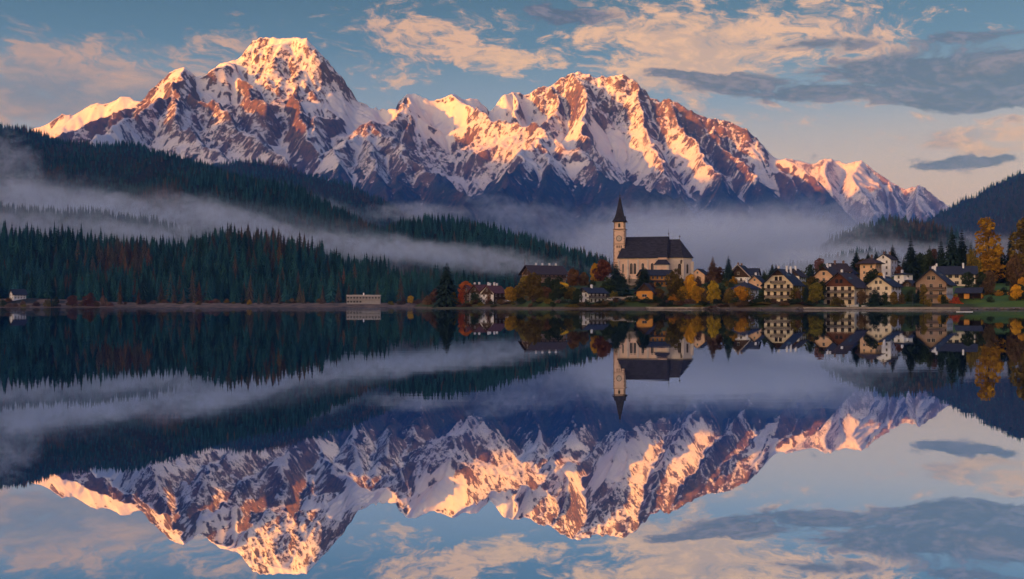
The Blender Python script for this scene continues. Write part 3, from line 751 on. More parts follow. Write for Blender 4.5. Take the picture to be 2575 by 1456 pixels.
def ground_z(x, y):
    global GP
    if GP is None: GP = np.array([wS(*c) for c in GCTRL])
    x = np.asarray(x, float); y = np.asarray(y, float)
    num = np.zeros(x.shape); den = np.zeros(x.shape)
    for gx, gy, gz in GP:
        w = 1/(((x-gx)**2+(y-gy)**2*0.8)+9.0)**1.9; num += w*gz; den += w
    z = num/den
    d = y-shore(x)+fbm(x/14, y/14, 3, 90)*1.6
    back = np.clip((y-650)/160, 0, 1)
    z = z*(1-back)+1.0*back
    side = sst(x, -86, -40); z = z*side+0.9*(1-side)
    rise = np.clip(d/7.0, 0, 1)
    b = 0.5+0.035*np.clip(d, 0, 40)
    z = np.where(d < 0, np.maximum(-2.5, d*0.35), np.minimum(z, 0.9*rise+np.clip(d-2, 0, 400)*0.42)) 
    return np.where(d >= 0, np.maximum(z, np.minimum(d*0.3, 0.45)), z)
def beach_z(x, y):
    x = np.asarray(x, float); y = np.asarray(y, float)
    e = 1066+fbm(x/50, x*0, 4, 15)*14+8*np.sin(x/90)
    dd = y-e; hump = 4.5*np.exp(-((x+505)/70)**2)*sst(dd, 5, 45)
    return np.where(dd < 0, dd*0.12, 0.25+np.minimum(dd*0.11, 4.2)+hump)
def build_village_ground():
    xs = np.arange(-110, 420, 2.0); ys = np.arange(430, 900, 2.0); X, Y = np.meshgrid(xs, ys)
    Z = ground_z(X, Y)+fbm(X/6, Y/6, 3, 14)*0.12
    m = bpy.data.materials.new('village_meadow'); m.use_nodes = True; t = NT(m.node_tree)
    b = t.n['Principled BSDF']; b.inputs['Roughness'].default_value = 0.95; b.inputs['Specular IOR Level'].default_value = 0.1
    pos = t.node('ShaderNodeNewGeometry').outputs['Position']
    n = t.noise(pos, 0.12, 6, 0.65); n2 = t.noise(pos, 0.035, 4, 0.6)
    c = t.mix(t.lstep(n, 0.35, 0.65), (0.026, 0.038, 0.014), (0.060, 0.095, 0.026))
    lx = t.sep(pos)[0]
    c = t.mix(t.m('MULTIPLY', t.sstep(n2, 0.50, 0.62), t.sstep(lx, 200.0, 190.0)), c, (0.085, 0.062, 0.035))
    c = t.mix(t.m('MULTIPLY', t.sstep(lx, 188.0, 196.0), 0.8), c, t.mix(n, (0.05, 0.10, 0.02), (0.12, 0.19, 0.04)))
    z = t.sep(pos)[2]
    c = t.mix(t.sstep(z, 1.3, 0.55), c, t.mix(t.noise(pos, 0.6, 4, 0.6), (0.06, 0.048, 0.038), (0.20, 0.155, 0.115)))
    t.link(c, b.inputs['Base Color'])
    grid_obj('ground', X, Y, Z, m)
    # the pale beach along the far left shore
    xs = np.arange(-900, -40, 6.0); ys = np.arange(1040, 1160, 3.0); X, Y = np.meshgrid(xs, ys)
    Z = beach_z(X, Y)+fbm(X/9, Y/9, 3, 16)*0.15*(beach_z(X, Y) > .4)
    m = pmat('dry_grass_beach', (0.19, 0.125, 0.078), 0.95, 0.35, 0.12, 0.1, second=(0.050, 0.044, 0.030))
    grid_obj('beach', X, Y, Z, m)

# ------------------------------------------------------------------ buildings
SLATE = pmat('dark_slate', (0.030, 0.034, 0.046), 0.8, 0.35, 0.9, 0.25, stretch=(1, 1, 3), bump=0.4)
TILE_B = pmat('brown_tiles', (0.055, 0.040, 0.038), 0.8, 0.35, 0.9, 0.2, stretch=(1, 1, 3), bump=0.4)
TILE_R = pmat('red_tiles', (0.13, 0.052, 0.042), 0.8, 0.35, 0.9, 0.2, stretch=(1, 1, 3), bump=0.4)
WHITE = pmat('white_plaster', (0.80, 0.80, 0.81), 0.9, 0.10, 0.6, 0.15)
CREAM = pmat('cream_plaster', (0.77, 0.68, 0.54), 0.9, 0.10, 0.6, 0.15)
PEACH = pmat('peach_plaster', (0.68, 0.46, 0.31), 0.9, 0.12, 0.6, 0.15)
TAUPE = pmat('taupe_plaster', (0.36, 0.26, 0.21), 0.9, 0.12, 0.6, 0.15)
OCHRE = pmat('ochre_plaster', (0.62, 0.29, 0.065), 0.9, 0.12, 0.6, 0.15)
GREYW = pmat('grey_plaster', (0.36, 0.35, 0.36), 0.9, 0.15, 0.4, 0.15)
WOOD = pmat('dark_wood', (0.065, 0.042, 0.030), 0.85, 0.35, 1.5, 0.15, stretch=(4, 4, 0.5))
WOODR = pmat('red_brown_wood', (0.13, 0.055, 0.035), 0.85, 0.3, 1.5, 0.15, stretch=(4, 4, 0.5))
STONE = pmat('sandstone', (0.24, 0.16, 0.12), 0.9, 0.25, 0.8, 0.15)
FRAME = pmat('pale_frame', (0.45, 0.42, 0.38), 0.7, 0.1, 1.0)
DFRAME = pmat('dark_frame', (0.06, 0.045, 0.035), 0.7, 0.1, 1.0)
PANE = pmat('window_glass', (0.015, 0.018, 0.024), 0.12, 0.2, 0.5, 0.5)
METAL = pmat('dark_metal', (0.05, 0.05, 0.055), 0.5, 0.2, 1.0, 0.4)
CONC = pmat('pale_concrete', (0.30, 0.27, 0.24), 0.9, 0.2, 0.5, 0.15)
WINM = {}
def win_mesh(w, h, arch=False, fr=None, mull=True):
    """a window in a wall facing -y: frame ring proud of the wall, dark pane set inside it"""
    k = (round(w, 2), round(h, 2), arch, (fr or FRAME).name, mull)
    if k in WINM: return WINM[k]
    b = MB(); t = 0.09
    if not arch:
        b.box(-w/2, w/2, -0.03, 0.0, 0, h, 1)
        b.box(-w/2-t, -w/2, -0.09, 0, -t, h+t, 0).box(w/2, w/2+t, -0.09, 0, -t, h+t, 0).box(-w/2, w/2, -0.09, 0, h, h+t, 0).box(-w/2-t*1.5, w/2+t*1.5, -0.16, 0.0, -t*1.6, 0, 0)
        if mull: b.box(-0.035, 0.035, -0.07, -0.03, 0, h, 0).box(-w/2, w/2, -0.06, -0.031, h*0.62, h*0.62+0.05, 0)
    else:
        n = 10; r = w/2; pts = [(-r, 0)]+[(-r*math.cos(math.pi*i/n), h-r+r*1.25*math.sin(math.pi*i/n)) for i in range(n+1)]+[(r, 0)]
        out = [((x*(1+2.4*t/w)), z+(t*1.3 if z > h*0.4 else -t)) for x, z in pts]
        b.add([(x, -0.03, z) for x, z in pts]+[(x, 0, z) for x, z in pts], [tuple(range(len(pts)))[::-1]], 1)
        m = len(pts)
        b.add([(x, -0.10, z) for x, z in pts]+[(x, -0.10, z) for x, z in out]+[(x, 0, z) for x, z in out]+[(x, -0.03, z) for x, z in pts],
              [(i, i+1, m+i+1, m+i) for i in range(m-1)]+[(m+i, m+i+1, 2*m+i+1, 2*m+i) for i in range(m-1)]+[(i+1, i, 3*m+i, 3*m+i+1) for i in range(m-1)], 0)
        if mull: b.box(-0.05, 0.05, -0.08, -0.03, 0, h*0.97, 0)
    WINM[k] = b.mesh('window', [fr or FRAME, PANE]); return WINM[k]
def put_win(par, me, x, y, z, side):
    """side: 0 faces -y, 1 faces +x, 2 faces +y, 3 faces -x"""
    o = inst('window', me, par); o.location = (x, y, z); o.rotation_euler = (0, 0, side*math.pi/2); return o

def roof_gable(W, L, He, Hr, ov, ovg, th=0.32, mat=SLATE, par=None, name='roof', y0=None, y1=None):
    """two pitched slabs with eaves and verges, ridge along y"""
    y0 = -L/2-ovg if y0 is None else y0; y1 = L/2+ovg if y1 is None else y1
    k = Hr/(W/2); b = MB(); xe = W/2+ov; ze = He-k*ov
    vs = [(-xe, y0, ze), (0, y0, He+Hr), (xe, y0, ze), (-xe, y0, ze+th), (0, y0, He+Hr+th), (xe, y0, ze+th)]
    vs += [(x, y1, z) for x, _, z in vs]
    b.add(vs, [(0, 3, 4, 1), (1, 4, 5, 2), (6, 7, 10, 9), (7, 8, 11, 10), (3, 9, 10, 4), (4, 10, 11, 5), (0, 1, 7, 6), (1, 2, 8, 7), (0, 6, 9, 3), (2, 5, 11, 8)])
    return b.obj(name, [mat], par)
def roof_hip(W, L, He, Hr, ov, hip, th=0.3, mat=SLATE, par=None, name='roof', hip2=None):
    b = MB(); hip2 = hip if hip2 is None else hip2; x, y = W/2+ov, L/2+ov
    lo = [(-x, -y, He), (x, -y, He), (x, y, He), (-x, y, He)]; hi = [(a, c, He+th) for a, c, _ in lo]
    r = [(0, -y+hip, He+Hr+th), (0, y-hip2, He+Hr+th)]
    b.add(lo+hi+r, [(3, 2, 1, 0), (0, 1, 5, 4), (1, 2, 6, 5), (2, 3, 7, 6), (3, 0, 4, 7), (4, 5, 8), (5, 6, 9, 8), (6, 7, 9), (7, 4, 8, 9)])
    return b.obj(name, [mat], par)
def chimney(roof, x, y, z0, z1, w=0.8, mat=WHITE):
    b = MB(); b.box(x-w/2, x+w/2, y-w/2, y+w/2, z0, z1).box(x-w/2-.12, x+w/2+.12, y-w/2-.12, y+w/2+.12, z1, z1+.18).box(x-w/2+.1, x-w/2+.3, y-w/2+.1, y+w/2-.1, z1+.18, z1+.5).box(x+w/2-.3, x+w/2-.1, y-w/2+.1, y+w/2-.1, z1+.18, z1+.5)
    return b.obj('chimney', [mat], roof)
def balcony(par, x0, x1, y, z, dep=1.3, side=0, mat=WOOD, slab=CONC, posts=False):
    """gallery on a wall facing -y (side 0) or +x (side 1)"""
    def tr(b_):
        if side == 1: b_.v = [(-yy, xx, zz) for xx, yy, zz in b_.v]
        return b_
    b = MB(); b.box(x0, x1, y-dep, y, z-0.18, z); s_ = tr(b).obj('balcony', [slab], par)
    r = MB(); r.box(x0, x1, y-dep-0.05, y-dep+0.05, z+0.92, z+1.05).box(x0, x1, y-dep-0.04, y-dep+0.03, z+0.1, z+0.2)
    n = max(2, int((x1-x0)/0.34))
    for i in range(n+1):
        xx = x0+(x1-x0)*i/n; r.box(xx-0.09, xx+0.09, y-dep-0.03, y-dep+0.02, z+0.02, z+0.92)
    for xx in (x0, x1): r.box(xx-.05, xx+.05, y-dep, y, z+0.1, z+1.05)
    tr(r).obj('railing', [mat], s_)
    return s_

def house(name, label, cat_, px, py, d, yaw, W, L, He, Hr, wall=CREAM, roofm=SLATE, ov=0.9, ovg=1.1, floors=2, cols=3, scols=3, gable=None, gz=None, balc=(), bmat=WOOD,
          chim=1, hip=None, cs=1, fr=None, side_wall=None, win=(1.0, 1.35), gwin=1, group='houses of the village', backwin=False, base=None, sky=0, chm=WHITE):
    x, y, z = wS(px, py, d); a = math.radians(yaw); ca, sa = math.cos(a), math.sin(a)
    lx, ly = cs*W/2, -L/2; cx, cy_ = x-(ca*lx-sa*ly), y-(sa*lx+ca*ly)
    t = thing(name, label, cat_, (cx, cy_, z), a, group)
    k = Hr/(W/2)
    b = MB(); w, l = W/2, L/2
    if hip is None:
        vs = [(-w,-l,-3),(w,-l,-3),(w,-l,He),(0,-l,He+Hr-.02),(-w,-l,He)]; vs += [(p[0], l, p[2]) for p in vs]
        b.add(vs, [(0,1,2,3,4),(9,8,7,6,5)], 0); b.add(vs, [(1,6,7,2),(5,0,4,9)], 1 if side_wall else 0)
    else: b.box(-w, w, -l, l, -3, He)
    wo = b.obj('wall', [wall, side_wall] if side_wall else [wall], t)
    if base: MB().box(-w-.06, w+.06, -l-.06, l+.06, -3, base).obj('plinth', [STONE], t)
    if hip is None: r = roof_gable(W, L, He, Hr, ov, ovg, mat=roofm, par=t)
    else: r = roof_hip(W, L, He, Hr, ov, hip, mat=roofm, par=t)
    rr = random.Random(int(px*7))
    for i in range(chim):
        yy = -l*0.45+i*(L*0.62/max(1, chim-1) if chim > 1 else 0)+(l*.3 if chim == 1 else 0); xx = rr.choice((-1, 1))*W*rr.uniform(.03, .14)
        chimney(r, xx, yy, He+Hr-k*abs(xx)-.5, He+Hr+1.25, 0.85, chm)
    for i in range(sky):
        yy = -l*0.5+i*1.9; xx = w*0.45; zz = He+Hr-k*xx+0.33
        MB().add([(xx-.45, yy, zz+k*.45+.06), (xx+.45, yy, zz-k*.45+.06), (xx+.45, yy+1, zz-k*.45+.06), (xx-.45, yy+1, zz+k*.45+.06)], [(0, 1, 2, 3)]).obj('skylight', [PANE], r)
    fh = He/floors
    if hip is None and gable:
        g0 = gz if gz is not None else He
        s0 = min(1, (He+Hr-g0)/Hr); vs = [(-w*s0, -l-.07, g0), (w*s0, -l-.07, g0), (0, -l-.07, He+Hr-.1), (-w*s0, -l+.02, g0), (w*s0, -l+.02, g0), (0, -l+.02, He+Hr-.1)]
        MB().add(vs, [(0,1,2),(3,5,4),(0,3,4,1),(1,4,5,2),(2,5,3,0)]).obj('gable_cladding', [gable], t)
    me = win_mesh(win[0], win[1], False, fr)
    for f in range(floors):
        z0 = f*fh+fh*0.32
        for c in range(cols):
            xx = (c+0.5)/cols*W-w
            put_win(t, me, xx*0.92, -l, z0, 0)
            if backwin: put_win(t, me, xx*0.92, l, z0, 2)
        for c in range(scols):
            yy = (c+0.5)/scols*L-l
            put_win(t, me, w, yy*0.92, z0, 1) if cs > 0 else put_win(t, me, -w, yy*0.92, z0, 3)
    if hip is None:
        for c in range(gwin):
            xx = (c-(gwin-1)/2)*1.9; put_win(t, me, xx, -l-(.08 if gable else 0), He+Hr*0.22, 0)
    for f in balc:
        hw = w*0.94; 
        if f*fh > He-1: hw = w*0.5
        balcony(t, -hw, hw, -l, f*fh+0.12, 1.35, 0, bmat)
    bb = MB()
    return t, r

def build_houses():
    H = house
    CW = pmat('pale_verge', (0.42, 0.36, 0.31), 0.8, 0.15)
    # left end of the headland
    t, r = H('farmhouse', 'white house with dark timber side and red-brown roof at the left tip of the village', 'house', 1296, 798, 604, -38, 9.5, 11, 6.4, 3.6, WHITE, TILE_R, floors=2, cols=2, scols=3, gable=WOOD, gz=5.2, chim=2, side_wall=WOOD, gwin=1)
    t, r = H('farmhouse', 'long red roofed house, second from the left tip of the village', 'house', 1262, 792, 622, -42, 9, 17, 5.4, 4.2, GREYW, TILE_R, floors=2, cols=2, scols=4, gable=WOOD, gz=5.0, chim=3)
    t, r = H('farmhouse', 'red roofed house with plain gable, leftmost of the village houses', 'house', 1236, 790, 634, -45, 8, 15, 5.0, 4.2, WOOD, TILE_R, floors=2, cols=2, scols=3, gable=WOODR, gz=4.8, chim=1)
    # large chalet on the rise with galleries
    t, r = H('chalet', 'broad dark chalet with four chimneys standing alone on the rise left of the church', 'house', 1400, 742, 640, -62, 14, 22, 5.6, 4.6, TAUPE, TILE_B, ov=1.6, ovg=1.8, floors=2, cols=3, scols=7, gable=WOOD, gz=4.6, chim=4, balc=(1,))
    balcony(t, -10.5, 10.5, -7, 2.9, 1.4, 1, WOOD)
    b = MB(); b.tube((-1.2, -12.3, 9.4), (-1.2, -12.3, 14.2), .09, .05, 6).box(-1.9, -.5, -12.33, -12.27, 12.9, 13.0).box(-1.5, -.9, -12.33, -12.27, 12.0, 12.1); b.obj('weather_vane', [METAL], r)
    t, r = H('boathouse', 'lakeside boathouse with two stacked dark roofs left of the grass slope', 'house', 1545, 797, 532, -55, 7.5, 11, 5.4, 2.2, WHITE, SLATE, ov=1.1, ovg=1.2, floors=2, cols=2, scols=4, gable=WOOD, chim=1)
    MB().box(3.4, 5.2, -6.4, 6.4, 2.7, 2.95).obj('lower_roof', [SLATE], t); balcony(t, -5.2, 5.2, -3.75, 2.95, 1.6, 1, WOOD)
    for yy in (-6, -2, 2, 6): MB().box(5.0, 5.2, yy-.1, yy+.1, -2, 2.7).obj('post', [WOOD], t)
    H('cottage', 'small low white building between the russet tree and the church', 'house', 1597, 741, 636, -70, 5.5, 8, 3.2, 1.5, WHITE, GREYW, floors=1, cols=1, scols=3, chim=0, gwin=0)
    # below the church
    t, r = H('rectory', 'long orange house with dark blue roof right below the church wall', 'house', 1693, 752, 578, -72, 8.5, 17, 6.2, 2.6, OCHRE, SLATE, ov=1.0, ovg=0.9, floors=2, cols=2, scols=6, chim=0, balc=())
    MB().add([(4.2,-9,3.35),(6.2,-9,2.75),(6.2,9,2.75),(4.2,9,3.35),(4.2,-9,3.15),(6.2,-9,2.6),(6.2,9,2.6),(4.2,9,3.15)], [(0,1,2,3),(7,6,5,4),(0,4,5,1),(1,5,6,2),(2,6,7,3)]).obj('lower_roof', [SLATE], t)
    H('barn', 'small orange barn with steep brown roof at the foot of the grass slope', 'barn', 1713, 785, 532, -20, 8.0, 8, 3.6, 3.9, OCHRE, TILE_B, ov=1.2, ovg=1.0, floors=1, cols=1, scols=2, gable=WOOD, gz=4.0, chim=0, gwin=0, win=(2.2, 1.1), group='farm sheds by the water')
    # flat garages at the foot of the slope
    for nm, lb, px, py, d, W, L, h_, m_ in (
        ('shed', 'low grey shed with rust coloured doors left of the white garage', 1652, 796, 533, 7.5, 6, 2.9, GREYW),
        ('garage', 'white flat roofed garage at the foot of the grass slope', 1672, 795, 530, 4.2, 5, 3.1, WHITE),
        ('shed', 'dark open carport farthest left of the low sheds below the church slope', 1628, 796, 533, 5.0, 6, 2.5, WOOD)):
        x, y, z = wS(px, py, d); t = thing(nm, lb, 'garage' if nm == 'garage' else 'shed', (x-W/2, y+L/2, z), -0.15, 'sheds below the church slope')
        MB().box(-W/2, W/2, -L/2, L/2, -2, h_).obj('wall', [m_], t); MB().box(-W/2-.3, W/2+.3, -L/2-.4, L/2+.3, h_, h_+.22).obj('roof', [CONC], t)
        for i in range(2):
            MB().box(-W/2+W*(.08+.46*i), -W/2+W*(.46+.46*i), -L/2-.05, -L/2+.02, -.1, h_*.78).obj('door', [STONE if nm == 'shed' else GREYW], t)
    # right of the church
    t, r = H('chapel_house', 'small peach house with rounded gable top just right of the church', 'house', 1850, 750, 592, -28, 8.2, 9, 6.0, 3.0, PEACH, SLATE, ov=.5, ovg=.4, floors=2, cols=1, scols=2, chim=0, gwin=1, win=(.8, 1.0))
    H('house', 'low terracotta fronted house half hidden behind the red larch', 'house', 1880, 752, 597, -66, 7, 11, 4.6, 2.0, PEACH, SLATE, floors=2, cols=1, scols=4, chim=1)
    t, r = H('chalet', 'wide dark gabled chalet with pale verge boards and a small cross gable', 'house', 1969, 757, 585, -24, 12.5, 15, 6.2, 6.2, WHITE, SLATE, ov=1.8, ovg=1.9, floors=2, cols=4, scols=4, gable=WOOD, gz=6.0, chim=2, balc=(1,), chm=STONE)
    for s_ in (-1, 1):
        MB().add([(0, -9.45, 12.45), (s_*8.1, -9.45, 4.35), (s_*8.1, -9.45, 4.95), (0, -9.45, 13.05), (0, -9.36, 12.45), (s_*8.1, -9.36, 4.35), (s_*8.1, -9.36, 4.95), (0, -9.36, 13.05)], [(0,1,2,3),(7,6,5,4),(0,4,5,1),(3,2,6,7),(1,5,6,2)]).obj('verge_board', [CW], r)
    b = MB(); b.add([(5.0,-2,4),(8.6,-2,4),(8.6,-2,7.6),(8.6,2,10.6),(5.0,-2,7.6),(5.0,2,10.6),(8.6,6,7.6),(5,6,7.6),(8.6,6,4),(5,6,4)], [(1,8,6,3,2),(0,1,2,4),(8,9,7,6)]); b.obj('cross_gable', [WHITE], t)
    MB().add([(2.0,2,10.85),(9.5,2,10.85),(9.5,-3,7.1),(2,-3,7.1),(2,7,7.1),(9.5,7,7.1),(2.0,2,11.1),(9.5,2,11.1),(9.5,-3,7.35),(2,-3,7.35),(2,7,7.35),(9.5,7,7.35)], [(0,1,2,3),(1,0,4,5),(6,9,8,7),(7,11,10,6),(1,7,8,2),(1,5,11,7),(2,8,9,3),(4,10,11,5)]).obj('cross_roof', [SLATE], r)
    for yy in (.3, 2, 3.7): put_win(t, win_mesh(.8, 1.1), 8.6, yy, 5.4, 1)
    put_win(t, win_mesh(1.5, 1.2), 8.6, 2, 7.6, 1); balcony(t, -1.6, 5.6, -8.6, 4.4, 1.1, 1, WOOD)
    H('house', 'small peach gabled house with one round window between the wide chalet and the balcony house', 'house', 1999, 770, 545, -26, 7.0, 9, 5.6, 3.2, PEACH, SLATE, floors=2, cols=2, scols=3, chim=1, win=(.8, .9))
    H('villa', 'white hip roofed villa low by the shore with long side wing', 'house', 1968, 793, 512, -38, 9.0, 9.5, 6.0, 3.6, WHITE, SLATE, ov=1.1, floors=2, cols=3, scols=2, hip=5.6, chim=1, balc=(1,))
    H('apartment_house', 'cream house with full width balconies, left of the big round green tree', 'house', 2081, 800, 490, -30, 13.0, 15, 9.6, 6.4, CREAM, SLATE, ov=1.3, ovg=1.8, floors=3, cols=4, scols=3, gable=WOOD, gz=13.2, chim=3, balc=(1, 2, 3), side_wall=WHITE, gwin=2, sky=3, win=(1.15, 1.6), fr=DFRAME)
    H('house', 'cream house with brown mansard roof and two dormers behind the others', 'house', 2192, 733, 566, -64, 7.5, 10.5, 4.6, 3.6, CREAM, TILE_B, floors=2, cols=2, scols=4, chim=2, chm=STONE, win=(.9, 1.1))
    H('chalet', 'peach fronted gabled house directly behind the red-brown timber gable', 'house', 2192, 772, 530, -33, 11.0, 13, 8.2, 5.2, PEACH, TILE_B, ov=1.3, ovg=1.6, floors=3, cols=3, scols=3, gable=WOOD, gz=11.4, chim=2, balc=(1, 2))
    H('apartment_house', 'large house with red-brown timber gable, two balcony rows and broad brown roof', 'house', 2243, 803, 480, -34, 13.6, 19, 8.8, 5.8, CREAM, TILE_B, ov=1.4, ovg=1.8, floors=3, cols=4, scols=3, gable=WOODR, gz=8.6, chim=1, balc=(1, 2), win=(1.2, 1.6), fr=DFRAME, gwin=2, sky=2)
    t, r = H('tower_house', 'tall pinkish house with low pyramid roof above all others on the slope', 'house', 2298, 738, 566, -40, 8.2, 8.2, 9.0, 3.2, PEACH, TILE_B, ov=1.5, floors=3, cols=2, scols=2, hip=5.0, chim=1, chm=STONE, win=(.9, 1.2), side_wall=None)
    H('house', 'white block with brown roof joined behind the tall pinkish house', 'house', 2338, 725, 580, -40, 8, 9.5, 9.0, 2.6, WHITE, TILE_B, ov=.5, ovg=.5, floors=3, cols=2, scols=2, chim=2, chm=STONE, win=(.8, 1.3))
    H('house', 'white gabled house with dark roof and small green pine in front', 'house', 2340, 797, 488, -37, 11.6, 13.5, 8.0, 4.2, CREAM, SLATE, ov=1.0, ovg=1.2, floors=3, cols=3, scols=3, chim=2, balc=(1,), side_wall=WHITE, sky=3, gwin=2)
    H('house', 'small white block peeping over the roof of the white gabled house', 'house', 2372, 748, 540, -60, 6, 6.5, 5.0, 0.9, WHITE, SLATE, ov=.5, floors=2, cols=1, scols=1, hip=3.4, chim=1)
    H('apartment_house', 'tall taupe brown house with white side wall and steep slate roof below the dark pines', 'house', 2485, 799, 472, -33, 12.8, 13, 9.4, 5.8, TAUPE, SLATE, ov=1.5, ovg=1.9, floors=3, cols=3, scols=3, chim=2, balc=(1, 2), side_wall=WHITE, gwin=2, sky=3, win=(1.3, 1.5))
    t, r = H('villa', 'long cream villa with slate roof high on the right below the orange tree', 'house', 2560, 751, 528, 68, 10.5, 19.5, 6.2, 3.4, CREAM, SLATE, ov=1.2, ovg=1.2, floors=2, cols=3, scols=6, chim=2, cs=-1, win=(1.7, 1.4), side_wall=None, gwin=1, balc=(1,))
    H('house', 'small cream house with slate roof behind the wide dark chalet', 'house', 1946, 742, 618, -30, 7.5, 9, 4.8, 3.2, CREAM, SLATE, floors=2, cols=2, scols=3, chim=1)
    H('house', 'white house with brown roof half hidden behind the balcony house', 'house', 2098, 752, 560, -34, 8.5, 10, 5.4, 3.6, WHITE, TILE_B, floors=2, cols=2, scols=3, chim=1, gable=WOOD)
    H('house', 'white cottage with slate roof between the tall pinkish house and the mansard house', 'house', 2236, 742, 575, -36, 8, 9.5, 5.0, 3.2, WHITE, SLATE, floors=2, cols=2, scols=3, chim=1)
    H('house', 'low white house with dark roof between the white gabled and the taupe house', 'house', 2405, 780, 520, -34, 8, 10, 4.6, 3.4, WHITE, SLATE, floors=2, cols=2, scols=3, chim=1, gable=WOOD)
    # open timber pavilion with a yellow board
    x, y, z = wS(2545, 787, 466); t = thing('pavilion', 'low dark timber pavilion with orange panel, right of the taupe house', 'pavilion', (x, y, z), -0.35, None)
    roof_gable(5.5, 9.5, 3.2, 1.7, .9, .8, mat=SLATE, par=t).rotation_euler = (0, 0, 1.35)
    for xx in (-4.2, -1.4, 1.4, 4.2):
        for yy in (-2.2, 2.2): MB().box(xx-.14, xx+.14, yy-.14, yy+.14, -2, 3.3).obj('post', [WOOD], t)
    MB().box(-4.6, 4.6, 2.0, 2.2, -1, 3.0).obj('back_wall', [WOOD], t)
    MB().box(-2.3, -0.2, -2.6, -2.45, .4, 3.0).obj('orange_panel', [OCHRE], t)
    # left shore
    t, r = H('lodge', 'white lakeside lodge with blue-grey roof alone at the far left under the forest', 'house', 36, 785, 1108, -38, 8, 13, 5.2, 4.6, WHITE, SLATE, ov=1.2, ovg=1.4, floors=2, cols=2, scols=4, chim=0, balc=(), group='buildings on the left shore')
    x, y, z = wS(955, 796.5, 1085)
    t = thing('bathing_pavilion', 'long flat white building with rows of dark windows on the left beach', 'building', (x, y, z), 0.06, 'buildings on the left shore')
    MB().box(-16.5, 16.5, -4, 4, -2, 8.0).obj('wall', [GREYW], t); MB().box(-16.9, 16.9, -4.5, 4.4, 8.0, 8.35).obj('roof', [WHITE], t)
    MB().box(-16.6, 16.6, -5.2, -4.0, 3.7, 3.95).obj('gallery', [CONC], t)
    for f in (0.9, 4.8):
        for i in range(11):
            if f < 1 and i > 4: continue
            put_win(t, win_mesh(1.9, 1.7), -15+i*3, -4, f, 0)
    MB().box(-.6, .4, -1, 0, 8.3, 10.6).obj('chimney', [WHITE], t)

